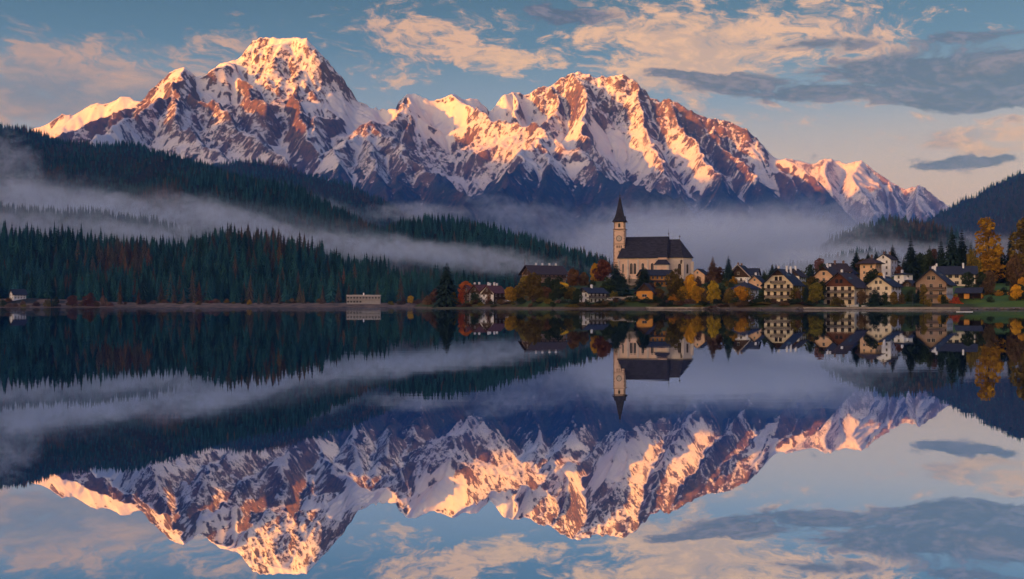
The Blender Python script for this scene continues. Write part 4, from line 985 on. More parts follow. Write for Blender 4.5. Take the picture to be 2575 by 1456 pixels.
def build_church():
    x, y, z = wS(1640, 737, 600); a = math.radians(-13)
    t = thing('church', 'peach church with tall clock tower, pointed spire and long dark roof', 'church', (x, y, z), a)
    # local frame: x to the right along the nave, -y faces the lake; the tower's front right corner is the origin
    PW = pmat('church_plaster', (0.76, 0.55, 0.43), 0.9, 0.14, 0.25, 0.15)
    PC = pmat('church_stone', (0.60, 0.52, 0.46), 0.9, 0.12, 0.5, 0.15)
    RS = pmat('church_slate', (0.034, 0.034, 0.046), 0.8, 0.45, 0.45, 0.15, second=(0.016, 0.017, 0.024), stretch=(1, 1, 4), bump=0.5)
    # --- tower: 6.2 m square
    s = 6.2; x0, x1, y0, y1 = -s, 0, 0, s
    tw = MB().box(x0, x1, y0, y1, -4, 28.0).obj('tower_wall', [PW], t)
    b = MB()
    for cx in (x0, x1):
        for cyy in (y0, y1):
            for i in range(32):
                w = 0.62 if i % 2 else 0.42; zz = -1+i*0.95
                if zz+.8 > 28: break
                b.box(cx-(w if cx == x1 else .07), cx+(.07 if cx == x1 else w), cyy-(.07 if cyy == y0 else w), cyy+(w if cyy == y0 else .07), zz, zz+.78)
    b.obj('quoins', [STONE], tw)
    for zz, pr in ((9.9, .16), (20.0, .2)): MB().box(x0-pr, x1+pr, y0-pr, y1+pr, zz, zz+.3).obj('cornice', [STONE], tw)
    MB().box(x0-.4, x1+.4, y0-.4, y1+.4, 28.0, 28.45).obj('cornice', [STONE], tw)
    bw = MB().box(x0+.25, x1-.25, y0+.25, y1-.25, 28.45, 32.2).obj('belfry_wall', [PW], t)
    b = MB()
    for cx in (x0+.25, x1-.25):
        for i in range(4):
            w = .6 if i % 2 else .4; b.box(cx-(w if cx > -3 else .06), cx+(.06 if cx > -3 else w), y0+.19, y0+.25+w, 28.5+i*.93, 29.3+i*.93)
    b.obj('quoins', [STONE], bw)
    MB().box(x0-.05, x1+.05, y0-.05, y1+.05, 32.2, 32.5).obj('belfry_cornice', [STONE], bw)
    aw = win_mesh(1.15, 2.1, True, PC, False)
    for sd_, (xx, yy) in enumerate(((-3.1, .25), (-.25, 3.1), (-3.1, s-.25), (x0+.25, 3.1))): put_win(t, aw, xx, yy, 29.3, sd_)
    put_win(t, win_mesh(1.2, 2.6, True, PC, False), 0.0, 3.1, 21.6, 1)
    for zz, hh in ((18.0, 1.0),):
        for xx in (-4.2, -3.1, -2.0): put_win(t, win_mesh(.42, 1.15, False, STONE, False), xx, 0, 18.1, 0)
    put_win(t, win_mesh(.35, .8, False, STONE, False), -3.1, 0, 15.6, 0); put_win(t, win_mesh(.4, 1.3, False, STONE, False), -3.1, 0, 9.0-2, 0)
    for sd_ in (0, 1):
        # clock: dark ring, pale face, twelve ticks, two hands
        def R(b_):
            if sd_ == 1: b_.v = [(-yy, xx, zz) for xx, yy, zz in [(p[0]+3.1, p[1], p[2]) for p in b_.v]]; b_.v = [(p[0], p[1]+3.1, p[2]) for p in b_.v]
            return b_
        if sd_ == 1: break
        cz = 23.2; n = 28; b = MB(); ro, ri = 1.62, 1.38
        o_ = [(-3.1+ro*math.cos(2*math.pi*i/n), -.22, cz+ro*math.sin(2*math.pi*i/n)) for i in range(n)]; i_ = [(-3.1+ri*math.cos(2*math.pi*i/n), -.22, cz+ri*math.sin(2*math.pi*i/n)) for i in range(n)]
        back = [(p[0], 0, p[2]) for p in o_]
        b.add(o_+i_+back, [(i, (i+1) % n, n+(i+1) % n, n+i) for i in range(n)]+[(2*n+i, 2*n+(i+1) % n, (i+1) % n, i) for i in range(n)])
        ring = b.obj('clock', [METAL], t)
        MB().add([(-3.1+ri*math.cos(2*math.pi*i/n), -.16, cz+ri*math.sin(2*math.pi*i/n)) for i in range(n)], [tuple(range(n))]).obj('clock_face', [PC], ring)
        b = MB()
        for i in range(12):
            a_ = 2*math.pi*i/12; c_, s_ = math.cos(a_), math.sin(a_)
            b.tube((-3.1+c_*.98, -.19, cz+s_*.98), (-3.1+c_*1.3, -.19, cz+s_*1.3), .07, .07, 4)
        b.obj('hour_marks', [METAL], ring)
        b = MB(); b.tube((-3.1, -.24, cz), (-3.1+.95, -.24, cz-.25), .09, .05, 4).tube((-3.1, -.26, cz), (-3.1-.05, -.26, cz+1.15), .07, .04, 4); b.obj('hands', [METAL], ring)
    # spire: flared square base running into an eight sided needle
    b = MB(); cx, cyy = -3.1, 3.1; rings = [(32.45, 4.6, 1), (33.0, 4.05, 1), (35.0, 2.9, .9), (38, 2.1, .5), (46.0, .32, 0)]
    vs = []; n = 8
    for zz, r, sq in rings:
        for i in range(n):
            a_ = math.pi/4*i+math.pi/8*0; c_, s_ = math.cos(a_), math.sin(a_); m_ = max(abs(c_), abs(s_)); f = (1-sq)+sq/m_*0.86
            vs.append((cx+r*c_*f, cyy+r*s_*f, zz))
    fs = [(k*n+i, k*n+(i+1) % n, (k+1)*n+(i+1) % n, (k+1)*n+i) for k in range(len(rings)-1) for i in range(n)]
    b.add(vs, fs+[tuple(range(n))[::-1], tuple(range((len(rings)-1)*n, len(rings)*n))]); sp = b.obj('spire', [RS], t)
    for (dx, dy, sd_) in ((0, -1, 0), (1, 0, 1)):
        b = MB(); w = .75; p0 = (cx+dx*3.3, cyy+dy*3.3); ex, ey = -dy, dx
        ax, ay = cx+dx*1.6, cyy+dy*1.6
        b.add([(p0[0]-ex*w, p0[1]-ey*w, 33.3), (p0[0]+ex*w, p0[1]+ey*w, 33.3), (p0[0], p0[1], 35.6), (ax, ay, 35.6), (ax-ex*w, ay-ey*w, 33.3), (ax+ex*w, ay+ey*w, 33.3)], [(0,1,2),(0,2,3,4),(2,1,5,3)]); b.obj('dormer', [RS], sp)
    b = MB(); b.tube((cx, cyy, 45.8), (cx, cyy, 49.3), .09, .05, 6).box(cx-.5, cx+.5, cyy-.05, cyy+.05, 48.3, 48.42)
    for k in range(6):
        a0, a1 = math.pi*k/6-math.pi/2, math.pi*(k+1)/6-math.pi/2
        b.tube((cx, cyy, 46.9+.42*math.sin(a0)), (cx, cyy, 46.9+.42*math.sin(a1)), max(.02, .42*math.cos(a0)), max(.02, .42*math.cos(a1)), 8, cap=False)
    b.obj('cross', [METAL], sp)
    # --- nave
    nx0, nx1, ny0, ny1 = -3.0, 23.5, -3.4, 13.0; eh = 12.2; rh = 12.0; cy0 = (ny0+ny1)/2
    nw = MB().box(nx0, nx1, ny0, ny1, -5, eh).obj('nave_wall', [PW], t)
    b = MB()   # ledge
    b.box(nx0-.12, nx1+.12, ny0-.12, ny1+.12, eh-.5, eh-.02); b.box(nx0-.1, nx1+.1, ny0-.1, ny1+.1, 2.0, 2.25); b.obj('cornice', [PC], nw)
    ov = .7
    vs = [(nx0-ov, ny0-ov, eh-.1), (nx1+ov, ny0-ov, eh-.1), (nx1+ov, ny1+ov, eh-.1), (nx0-ov, ny1+ov, eh-.1), (nx0-ov, ny0-ov, eh+.2), (nx1+ov, ny0-ov, eh+.2), (nx1+ov, ny1+ov, eh+.2), (nx0-ov, ny1+ov, eh+.2), (.3, cy0, eh+rh), (nx1+.3, cy0, eh+rh)]
    nr = MB().add(vs, [(3,2,1,0),(0,1,5,4),(1,2,6,5),(2,3,7,6),(3,0,4,7),(4,5,9,8),(5,6,9),(6,7,8,9),(7,4,8)]).obj('nave_roof', [RS], t)
    b = MB()
    for xx in (-2.9, 2.2, 7.6, 12.9, 17.6):
        b.box(xx-.55, xx+.55, ny0-1.15, ny0, -5, 6.4).box(xx-.45, xx+.45, ny0-.8, ny0, 6.4, 10.6)
        b.add([(xx-.6, ny0-1.2, 6.4), (xx+.6, ny0-1.2, 6.4), (xx+.6, ny0-.1, 7.4), (xx-.6, ny0-.1, 7.4)], [(0,1,2,3)]); b.add([(xx-.5, ny0-.85, 10.6), (xx+.5, ny0-.85, 10.6), (xx+.5, ny0-.02, 11.5), (xx-.5, ny0-.02, 11.5), (xx-.5, ny0-.02, 10.6), (xx+.5, ny0-.02, 10.6)], [(0,1,2,3),(0,3,4),(1,5,2)])
    b.obj('buttresses', [PC], nw)
    put_win(t, win_mesh(.8, 4.6, True, PC), -.5, ny0, 4.4, 0)
    for xx in (4.0, 5.9, 10.2, 15.3): put_win(t, win_mesh(1.35, 5.6, True, PC), xx, ny0, 3.6, 0)
    put_win(t, win_mesh(1.6, 2.2, False, WOOD), 17.0-1.5+3.4, ny0, 2.5, 0)
    # transept roof spur and its porch
    b = MB(); b.add([(18.2, ny0-2.0, eh+.1), (23.6, ny0-2.0, eh+.1), (23.0, cy0-1, eh+rh-.2), (18.2, ny0+1, eh+.1), (23.6, ny0+1, eh+.1)], [(0,1,2),(3,0,2),(1,4,2)]); b.obj('transept_roof', [RS], t)
    MB().box(18.6, 23.2, ny0-1.8, ny0-.01, -5, eh+.08).obj('transept_wall', [PW], t)
    pw = MB().box(17.2, 24.6, ny0-4.6, ny0-1.81, -5, 8.4).obj('porch_wall', [PC], t)
    MB().box(18.3, 23.4, ny0-4.66, ny0-4.6, 1.2, 7.7).obj('porch_panel', [PW], pw)
    b = MB(); b.add([(16.5, ny0-5.2, 8.35), (25.3, ny0-5.2, 8.35), (25.3, ny0-1.6, 8.35), (16.5, ny0-1.6, 8.35), (18.6, ny0-2.0, 11.2), (23.2, ny0-2.0, 11.2), (18.6, ny0-1.75, 11.2), (23.2, ny0-1.75, 11.2)], [(0,1,5,4),(1,2,7,5),(3,0,4,6),(3,2,1,0),(4,5,7,6)]); b.obj('porch_roof', [RS], pw)
    # round-headed blind arch with tracery
    b = MB(); n = 14; cx = 20.9; yy = ny0-4.68
    for r0, r1 in ((1.65, 1.95), (.75, .9)):
        p = [(cx+r0*math.cos(math.pi*i/n), yy-.06, 3.9+r0*math.sin(math.pi*i/n)) for i in range(n+1)]+[(cx+r1*math.cos(math.pi*i/n), yy-.06, 3.9+r1*math.sin(math.pi*i/n)) for i in range(n+1)]
        b.add(p, [(i, i+1, n+2+i, n+1+i) for i in range(n)])
    for k in range(1, 5): b.tube((cx+.8*math.cos(math.pi*k/5), yy-.06, 3.9+.8*math.sin(math.pi*k/5)), (cx+1.7*math.cos(math.pi*k/5), yy-.06, 3.9+1.7*math.sin(math.pi*k/5)), .07, .07, 4)
    tr = b.obj('tracery', [STONE], pw)
    # --- choir with polygonal apse
    q0, q1 = 23.5, 31.6; hw = 6.2; c1 = [(q0, cy0-hw), (q1, cy0-hw), (q1+4.4, cy0-hw+4.0), (q1+4.4, cy0+hw-4.0), (q1, cy0+hw), (q0, cy0+hw)]
    eh2 = 12.4; n = 6
    cw = MB().add([(px, py, -5) for px, py in c1]+[(px, py, eh2) for px, py in c1], [(i, (i+1) % n, n+(i+1) % n, n+i) for i in range(n)]+[tuple(range(n, 2*n))]).obj('choir_wall', [PC], t)
    o1 = [(q0, cy0-hw-.7), (q1+.3, cy0-hw-.7), (q1+5.1, cy0-hw+3.7), (q1+5.1, cy0+hw-3.7), (q1+.3, cy0+hw+.7), (q0, cy0+hw+.7)]
    r0, r1 = (q0, cy0, eh2+10.2), (29.4, cy0, eh2+10.2)
    vs = [(px, py, eh2-.05) for px, py in o1]+[(px, py, eh2+.22) for px, py in o1]+[r0, r1]
    MB().add(vs, [(i, (i+1) % n, n+(i+1) % n, n+i) for i in range(n-1)]+[(6,7,13,12),(7,8,13),(8,9,13),(9,10,13),(10,11,12,13),(5,4,3,2,1,0)]).obj('choir_roof', [RS], t)
    b = MB()
    for px, py, dx, dy in ((24.4, cy0-hw, 0, -1), (28.0, cy0-hw, 0, -1), (q1, cy0-hw, .3, -1), (q1+4.4, cy0-hw+4, 1, -.3)):
        b.box(px-.45+min(0, dx), px+.45+max(0, dx)*.6, py-.9 if dy < -.5 else py-.5, py+.4, -5, 10.2)
    b.obj('buttresses', [PC], cw)
    put_win(t, win_mesh(1.5, 5.4, True, STONE), 29.8, cy0-hw, 3.4, 0); put_win(t, win_mesh(1.1, 1.9, True, STONE), 30.8, cy0-hw, 9.0, 0)
    ap = inst('window', win_mesh(1.1, 4.8, True, STONE), t); ap.location = (q1+2.2, cy0-hw+2.0, 3.8); ap.rotation_euler = (0, 0, math.atan2(4.0, 4.4))
    for px, zz in ((23.4, eh+rh), (29.4, eh2+10.2)):
        b = MB(); b.tube((px, cy0, zz-.2), (px, cy0, zz+4.2 if px < 25 else zz+2.6), .1, .05, 6)
        for k in range(6):
            a0, a1 = math.pi*k/6-math.pi/2, math.pi*(k+1)/6-math.pi/2
            b.tube((px, cy0, zz+1.5+.4*math.sin(a0)), (px, cy0, zz+1.5+.4*math.sin(a1)), max(.02, .4*math.cos(a0)), max(.02, .4*math.cos(a1)), 8, cap=False)
        b.obj('finial', [METAL], nr)
    # churchyard wall in front
    w = MB().box(-9, 36, -11.2, -10.6, -7, 1.3); o = w.obj('churchyard_wall', [CONC]); o.location = (x, y, z-.6); o.rotation_euler = (0, 0, a)
    tag(o, 'low pale wall along the churchyard below the church', 'wall')
# ------------------------------------------------------------------ trees, shrubs and small things of the village
def build_village_trees():
    G = {
     'gold': leafmat('golden_leaves', (0.26, 0.14, 0.012), (0.66, 0.40, 0.025)),
     'orange': leafmat('orange_leaves', (0.36, 0.17, 0.012), (0.80, 0.44, 0.022)),
     'russet': leafmat('russet_leaves', (0.085, 0.038, 0.018), (0.24, 0.095, 0.038)),
     'brown': leafmat('brown_leaves', (0.060, 0.040, 0.018), (0.18, 0.11, 0.040)),
     'olive': leafmat('olive_leaves', (0.060, 0.052, 0.010), (0.25, 0.185, 0.026)),
     'green': leafmat('green_leaves', (0.014, 0.028, 0.012), (0.050, 0.070, 0.026)),
     'tan': leafmat('tan_leaves', (0.10, 0.060, 0.040), (0.22, 0.135, 0.085)),
     'rosy': leafmat('rosy_twigs', (0.11, 0.050, 0.042), (0.23, 0.11, 0.09)),
     'fire': leafmat('fiery_leaves', (0.26, 0.055, 0.014), (0.46, 0.13, 0.02)),
    }
    cache = {}
    def broad(px, pb, pt, rpx, d, col, label, shape='round', group=None, var=0, name=None, bark=None, thin=0.0, leaves=None):
        x, y, z = wS(px, pb, d); h = (pb-pt)/FS*d; r = rpx/FS*d
        key = (col, shape, var, thin, leaves)
        H0, R0 = (12.0, 4.5) if shape == 'round' else ((16.0, 4.0) if shape == 'tall' else (4.0, 3.2))
        if key not in cache:
            cache[key] = broad_parts(sum(map(ord, col+shape))+var*7, H0, R0, G[col], leaves or (4200 if shape != 'bush' else 1900), bark, shape, 0.40 if shape != 'bush' else 0.26, 0.2 if shape == 'round' else (0.12 if shape == 'tall' else 0.06), thin)
        c, tr = cache[key]
        gz = float(ground_z(np.array([x]), np.array([y]))[0]) if d < 800 else float(beach_z(np.array([x]), np.array([y]))[0])
        if d > 800: z = gz
        t = thing(name or ('shrub' if shape == 'bush' else 'broadleaf_tree'), label, 'shrub' if shape == 'bush' else 'tree', (x, y, z), (px*1.7) % 6.28, group or ('shrubs along the shore' if shape == 'bush' else 'autumn trees of the village'), (r/R0, r/R0, h/H0))
        inst('crown', c, t); inst('trunk', tr, t); return t
    def spruce(px, pb, pt, rpx, d, label, mat=None, group='spruces of the village', dens=1.0, power=.9, seed=1):
        x, y, z = wS(px, pb, d); h = (pb-pt)/FS*d; r = 1.7*rpx/FS*d
        mat = mat or DARKSP; dens *= 1.35; power *= .88
        key = ('s', (mat or SPRUCE).name, seed, power)
        if key not in cache: cache[key] = spruce_parts(seed, 22.0, 4.3, mat or SPRUCE, dens, power)
        c, tr = cache[key]
        t = thing('conifer', label, 'tree', (x, y, z), (px*2.3) % 6.28, group, (r/4.3, r/4.3, h/22.0)); inst('crown', c, t); inst('trunk', tr, t); return t
    B, S = broad, spruce
    # ---- left end
    S(1173, 799, 686, 21, 612, 'tall dense dark green spruce alone at the left tip of the headland', power=.8)
    B(1142, 799, 761, 20, 620, 'tan', 'tan leafless looking shrub left of the tall spruce', 'bush', var=1)
    B(1122, 800, 778, 14, 618, 'tan', 'low pale brown shrub at the very tip of the headland', 'bush', var=2)
    B(1190, 799, 768, 15, 610, 'olive', 'yellow-green shrub right of the tall spruce', 'bush')
    B(1222, 794, 737, 19, 640, 'fire', 'orange-red tree between the tall spruce and the red roofs', var=1)
    B(1210, 799, 765, 12, 612, 'fire', 'rusty red shrub beneath the orange-red tree', 'bush')
    B(1248, 799, 767, 20, 606, 'green', 'dark green shrub in front of the white timber-ended house', 'bush')
    B(1283, 798, 772, 9, 600, 'russet', 'small dark red tree against the white house wall', 'bush')
    B(1338, 799, 752, 19, 600, 'gold', 'bright yellow tree right of the white timber-ended house', var=1)
    B(1362, 798, 744, 17, 602, 'olive', 'olive yellow tree behind the bright yellow one', var=2)
    B(1398, 799, 716, 28, 596, 'olive', 'large olive yellow tree below the broad chalet', 'round', var=3)
    B(1380, 770, 722, 18, 625, 'olive', 'olive tree touching the left wall of the broad chalet', var=1)
    B(1434, 799, 752, 21, 592, 'russet', 'dark red-brown tree on the shore below the broad chalet', var=1)
    B(1462, 790, 728, 24, 606, 'green', 'dark green leafy tree right of the broad chalet', var=1)
    B(1440, 778, 726, 18, 618, 'green', 'dark green leafy tree in front of the broad chalet', var=2)
    B(1505, 764, 704, 20, 625, 'russet', 'rust coloured tree right of the dark green trees', var=2)
    B(1532, 762, 714, 15, 628, 'brown', 'brown tree between the rust tree and the tall bare russet tree', var=1)
    B(1492, 790, 755, 17, 588, 'russet', 'low dark red shrub left of the lakeside boathouse', 'bush', var=1)
    B(1582, 748, 680, 25, 638, 'russet', 'tall russet tree with bare stem left of the church', 'round', var=3, thin=.12)
    B(1563, 748, 690, 15, 642, 'orange', 'orange tree at the left shoulder of the tall russet tree', var=1)
    B(1556, 762, 737, 16, 612, 'green', 'dark green shrub above the boathouse roof', 'bush', var=1)
    for px, w in ((1475, 11), (1512, 9), (1590, 14), (1600, 12), (1572, 10)):
        B(px, 801, 786+(px % 5), w, 540 if px > 1500 else 575, 'olive' if px % 2 else 'green', {1475: 'low olive shrub left of the boathouse', 1512: 'low green shrub touching the boathouse', 1590: 'low green shrub right of the boathouse', 1600: 'low wide green hedge shrub before the dark carport', 1572: 'small olive shrub between boathouse and carport'}[px], 'bush', var=px % 3)
    # ---- church slope
    S(1617, 772, 690, 15, 562, 'dark green columnar conifer before the church tower', power=.55, seed=2)
    S(1634, 770, 714, 13, 560, 'shorter dark conifer close right of the columnar one', power=.6, seed=3)
    S(1691, 760, 700, 18, 570, 'broad dark conifer in front of the church nave', power=.6, seed=2)
    S(1808, 738, 688, 12, 596, 'dark spruce against the church apse', seed=3)
    B(1612, 784, 764, 14, 548, 'olive', 'round olive shrub below the two dark conifers', 'bush', var=1)
    B(1652, 748, 722, 7, 586, 'brown', 'thin bare young tree on the grass below the church tower', var=2, thin=.3, leaves=900)
    B(1708, 768, 742, 14, 552, 'brown', 'brown tree leaning over the orange barn roof', var=3)
    B(1728, 800, 756, 19, 535, 'brown', 'brown tree right of the orange barn', var=1)
    B(1772, 800, 707, 29, 530, 'olive', 'largest olive-brown tree in front of the church apse', 'round', var=4)
    B(1812, 800, 720, 23, 532, 'orange', 'tall orange-brown tree right of the largest olive one', var=2)
    B(1842, 800, 752, 17, 530, 'brown', 'low brown tree right of the tall orange-brown one', var=2)
    B(1792, 801, 748, 16, 527, 'orange', 'orange-brown tree on the bank between two larger ones', var=3)
    B(1750, 802, 776, 13, 524, 'green', 'dark green shrub under the largest olive-brown tree', 'bush')
    B(1695, 802, 782, 15, 528, 'green', 'dark green shrub right of the white garage', 'bush', var=1)
    B(1832, 765, 728, 15, 575, 'tan', 'pale greyish shrub before the small peach house', 'bush', var=1)
    # ---- centre
    S(1871, 752, 670, 15, 590, 'reddish brown larch with pointed top right of the small peach house', LARCH, 'larches of the village', seed=4)
    B(1886, 755, 700, 20, 592, 'russet', 'spreading rusty tree at the foot of the red larch', var=1)
    S(1912, 758, 669, 14, 588, 'dark blue-green spruce between the red larch and the wide chalet')
    B(1874, 806, 738, 19, 508, 'gold', 'brilliant yellow tree with pale stem on the bank', 'round', var=2, bark=PALEBARK)
    B(1915, 806, 754, 16, 508, 'brown', 'thin brown tree right of the brilliant yellow tree', 'round', var=4, bark=PALEBARK, thin=.1)
    B(1850, 804, 772, 15, 512, 'brown', 'low brown shrub left of the brilliant yellow tree', 'bush', var=1)
    B(1952, 799, 779, 14, 508, 'green', 'clipped dark green hedge before the white villa', 'bush', var=2)
    B(1978, 806, 779, 13, 500, 'tan', 'tan shrub on the bank before the white villa wing', 'bush')
    B(2008, 800, 762, 14, 505, 'green', 'dark olive tree between the white villa and the balcony house', var=3)
    S(2027, 738, 690, 9, 612, 'left one of two small dark spruces behind the wide chalet')
    S(2037, 738, 692, 9, 614, 'right one of two small dark spruces behind the wide chalet', seed=3)
    B(2094, 806, 765, 11, 482, 'brown', 'brown shrub before the white side wall of the balcony house', 'bush', var=2)
    B(2062, 805, 790, 16, 480, 'green', 'low dark shrub before the balcony house', 'bush', var=1)
    B(2040, 806, 792, 13, 482, 'olive', 'low olive shrub at the left foot of the balcony house', 'bush', var=2)
    S(2117, 803, 744, 8, 486, 'slim green conifer at the right end of the balcony house', power=.6, seed=2)
    B(2147, 805, 731, 24, 482, 'green', 'big round dark green tree between the two largest houses', 'round', var=4)
    B(2128, 805, 775, 10, 480, 'olive', 'yellow-green shrub at the left foot of the big round green tree', 'bush')
    S(2130, 768, 703, 13, 548, 'dark spruce behind the big round green tree', seed=3)
    B(2151, 722, 677, 16, 606, 'rosy', 'round rosy brown bare tree on the skyline behind the houses', var=1, thin=.05)
    B(2195, 806, 786, 14, 474, 'green', 'low green shrub before the house with the timber gable', 'bush', var=2)
    B(2262, 803, 761, 14, 472, 'brown', 'rounded brown-orange tree before the white wall beside the timber gable house', var=1)
    S(2297, 804, 751, 14, 470, 'small green pine in front of the white gabled house', dens=.8, power=.7, seed=5)
    B(2322, 805, 770, 14, 472, 'green', 'dark green shrub right of the small pine', 'bush', var=1)
    B(2347, 805, 764, 12, 470, 'olive', 'olive-brown tree right of the white gabled house', var=1)
    B(2366, 805, 772, 13, 474, 'brown', 'brown shrub in the gap right of the white gabled house', 'bush', var=1)
    B(2390, 804, 762, 18, 492, 'green', 'dark thicket between the white gabled and the taupe house', 'bush', var=2)
    B(2384, 775, 735, 22, 540, 'green', 'dark leafy tree behind the gap of the two right houses', var=1)
    B(2424, 806, 742, 13, 460, 'olive', 'slender olive and gold tree before the taupe house', 'tall', var=1, thin=.12)
    B(2478, 803, 773, 12, 462, 'green', 'green shrub at the right foot of the taupe house', 'bush')
    B(2508, 801, 780, 18, 460, 'fire', 'glowing orange-red shrub right of the taupe house', 'bush', var=1)
    B(2438, 806, 786, 12, 456, 'olive', 'clipped yellow-green hedge under the taupe house', 'bush', var=1)
    # ---- upper row
    S(2248, 716, 655, 13, 596, 'dark spruce, leftmost of the row on the skyline above the tall pinkish house')
    B(2262, 722, 681, 15, 588, 'brown', 'olive brown round tree left of the tall pinkish house', var=3)
    S(2279, 705, 659, 9, 600, 'small dark spruce, second of the skyline row', seed=3)
    S(2300, 705, 658, 10, 602, 'small dark spruce peeping over the pinkish house roof', seed=2)
    S(2324, 710, 653, 10, 600, 'dark spruce behind the right chimney of the pinkish house')
    S(2343, 722, 639, 15, 592, 'tall dark spruce directly right of the pinkish house')
    B(2362, 735, 698, 15, 575, 'russet', 'rusty shrubbery tree right of the pinkish house', var=2)
    S(2391, 748, 621, 19, 566, 'tall symmetrical dark spruce standing free right of centre of the upper row', seed=3)
    B(2415, 752, 662, 26, 572, 'green', 'dense dark green leafy tree left of the three great spruces', var=3)
    B(2436, 740, 655, 22, 580, 'green', 'dark green leafy tree touching the left great spruce', var=4)
    B(2452, 735, 653, 17, 592, 'rosy', 'brown twiggy tree behind the left great spruce', var=2)
    S(2470, 758, 623, 17, 570, 'left and smallest of the three great spruces', seed=2)
    S(2499, 762, 594, 24, 566, 'middle and tallest of the three great spruces above the taupe house')
    S(2525, 762, 596, 19, 568, 'right one of the three great spruces above the taupe house', seed=3)
    B(2552, 768, 655, 21, 555, 'olive', 'olive yellow tree left of the great orange tree', var=4)
    B(2565, 775, 715, 18, 540, 'brown', 'dark brown tree at the left gable of the long villa', var=4)
    B(2594, 760, 571, 52, 572, 'orange', 'great orange tree towering behind the long villa', 'tall', var=2)
    B(2625, 760, 668, 22, 580, 'green', 'dark leafy tree right of the great orange tree', var=1)
    B(2620, 750, 640, 14, 590, 'orange', 'smaller orange crown behind the right side of the great orange tree', var=4)
    S(2654, 762, 600, 17, 575, 'dark spruce between the great orange and the olive yellow tree at the right edge', seed=2)
    B(2692, 775, 563, 54, 560, 'olive', 'towering olive yellow tree at the right edge', 'tall', var=3)
    B(2664, 765, 668, 22, 556, 'brown', 'brown-orange tree behind the right end of the villa', var=1)
    B(2594, 786, 728, 19, 500, 'brown', 'dark stemmed brown tree in front of the long villa', 'round', var=3, thin=.05)
    B(2665, 788, 741, 23, 478, 'brown', 'brown and green shrubbery below the right end of the villa', 'bush', var=1)
    B(2634, 786, 757, 20, 486, 'green', 'dark green shrub below the long villa', 'bush', var=1)
    B(2690, 792, 756, 20, 470, 'olive', 'olive shrub at the right edge above the lawn', 'bush', var=1)
    B(2612, 788, 768, 14, 480, 'green', 'small green shrub at the top of the stony slope', 'bush', var=2)
    B(2574, 790, 766, 9, 478, 'fire', 'reddish shrub beside the timber pavilion', 'bush')
    # trees outside the frame's right edge carry on
    S(2735, 770, 620, 20, 560, 'dark spruce just beyond the right edge of the view', seed=3); B(2760, 780, 640, 30, 540, 'orange', 'orange tree just beyond the right edge of the view', 'tall', var=2)
    S(2068, 748, 700, 8, 590, 'dark spruce behind the left slope of the balcony house roof', seed=2)
    S(2213, 738, 690, 9, 592, 'dark spruce left of the skyline row above the small white cottage', seed=3)
    S(2372, 742, 672, 11, 588, 'dark spruce left of the tall symmetrical one', seed=2)
    S(2440, 752, 640, 14, 584, 'dark spruce rising out of the leafy trees left of the three great spruces')
    S(2548, 762, 632, 14, 580, 'dark spruce between the three great ones and the great orange tree', seed=3)
    S(2410, 800, 752, 9, 476, 'young dark spruce by the water left of the taupe house', seed=2)
    S(1948, 760, 712, 8, 600, 'dark spruce touching the left gable of the wide dark chalet', seed=3)
    S(2006, 752, 706, 9, 608, 'dark spruce behind the right end of the wide dark chalet', seed=2)
    # ---- left shore
    def C(px, pb, pt, mi, label, d=1085, w=.9):
        x, y, z = wS(px, pb, d); h = (pb-pt)/FS*d; z = float(beach_z(np.array([x]), np.array([y]))[0]); o = bpy.data.objects.new('conifer', LOWC[mi]); COL.objects.link(o)
        o.location = (x, y, float(z)-.2); o.scale = (h*w, h*w, h); o.rotation_euler = (0, 0, px % 6); tag(o, label, 'tree', 'lone trees on the left beach')
    C(364, 797, 747, 3, 'slim brown pine with bare pale stem on the beach')
    C(315, 797, 722, 3, 'tall rust tipped larch on the beach left of the slim brown pine', w=.8)
    C(797, 799, 756, 4, 'grey-brown bushy conifer on the beach left of centre')
    C(846, 800, 757, 4, 'grey-brown conifer nearest the waterline, left of the flat white building')
    C(888, 798, 738, 4, 'taller grey-brown conifer just left of the flat white building', 1100)
    C(990, 798, 737, 4, 'rosy brown conifer rising behind the right end of the flat white building', 1110)
    C(1050, 798, 770, 0, 'low spreading grey-green conifer right of the flat white building', w=1.3)
    C(748, 798, 718, 0, 'tall slender green spruce at the forest edge left of the bushy brown conifers', 1110, .7)
    C(679, 798, 766, 4, 'small brown conifer left of two others on the beach')
    C(696, 798, 760, 4, 'middle one of three small brown conifers on the beach')
    C(708, 798, 772, 4, 'right and lowest of three small brown conifers on the beach')
    C(733, 798, 777, 4, 'tiny brown conifer alone on the beach')
    C(135, 792, 760, 0, 'small green conifer on the far left beach', 1095)
    C(608, 796, 745, 0, 'light green spruce in front of the forest left of the beach house', 1100)
    def BL(px, pb, pt, r, col, label, shape='bush', v=0): B(px, pb, pt, r, 1084, col, label, shape, 'shrubs on the left beach', v)
    BL(237, 799, 766, 21, 'russet', 'wide rusty shrub near the water on the far left beach', v=1)
    BL(272, 799, 774, 12, 'tan', 'pale pinkish shrub right of the wide rusty one')
    BL(125, 797, 778, 11, 'olive', 'olive shrub between the white lodge and the small green conifer', v=1)
    BL(146, 797, 770, 11, 'green', 'round green tree on the far left beach')
    BL(190, 798, 768, 14, 'rosy', 'rosy leafless tree left of the wide rusty shrub', 'round', 1)
    BL(1078, 799, 776, 9, 'gold', 'little bright yellow tree alone near the headland', 'round', 1)
    BL(60, 797, 782, 10, 'tan', 'brown shrub right of the white lodge')
    BL(9, 797, 780, 12, 'green', 'dark shrub left of the white lodge at the frame edge', v=1)
    BL(655, 799, 786, 8, 'gold', 'small pale yellow shrub on the beach left of centre')
    BL(1098, 800, 786, 10, 'tan', 'tan shrub where the beach meets the headland', v=2)
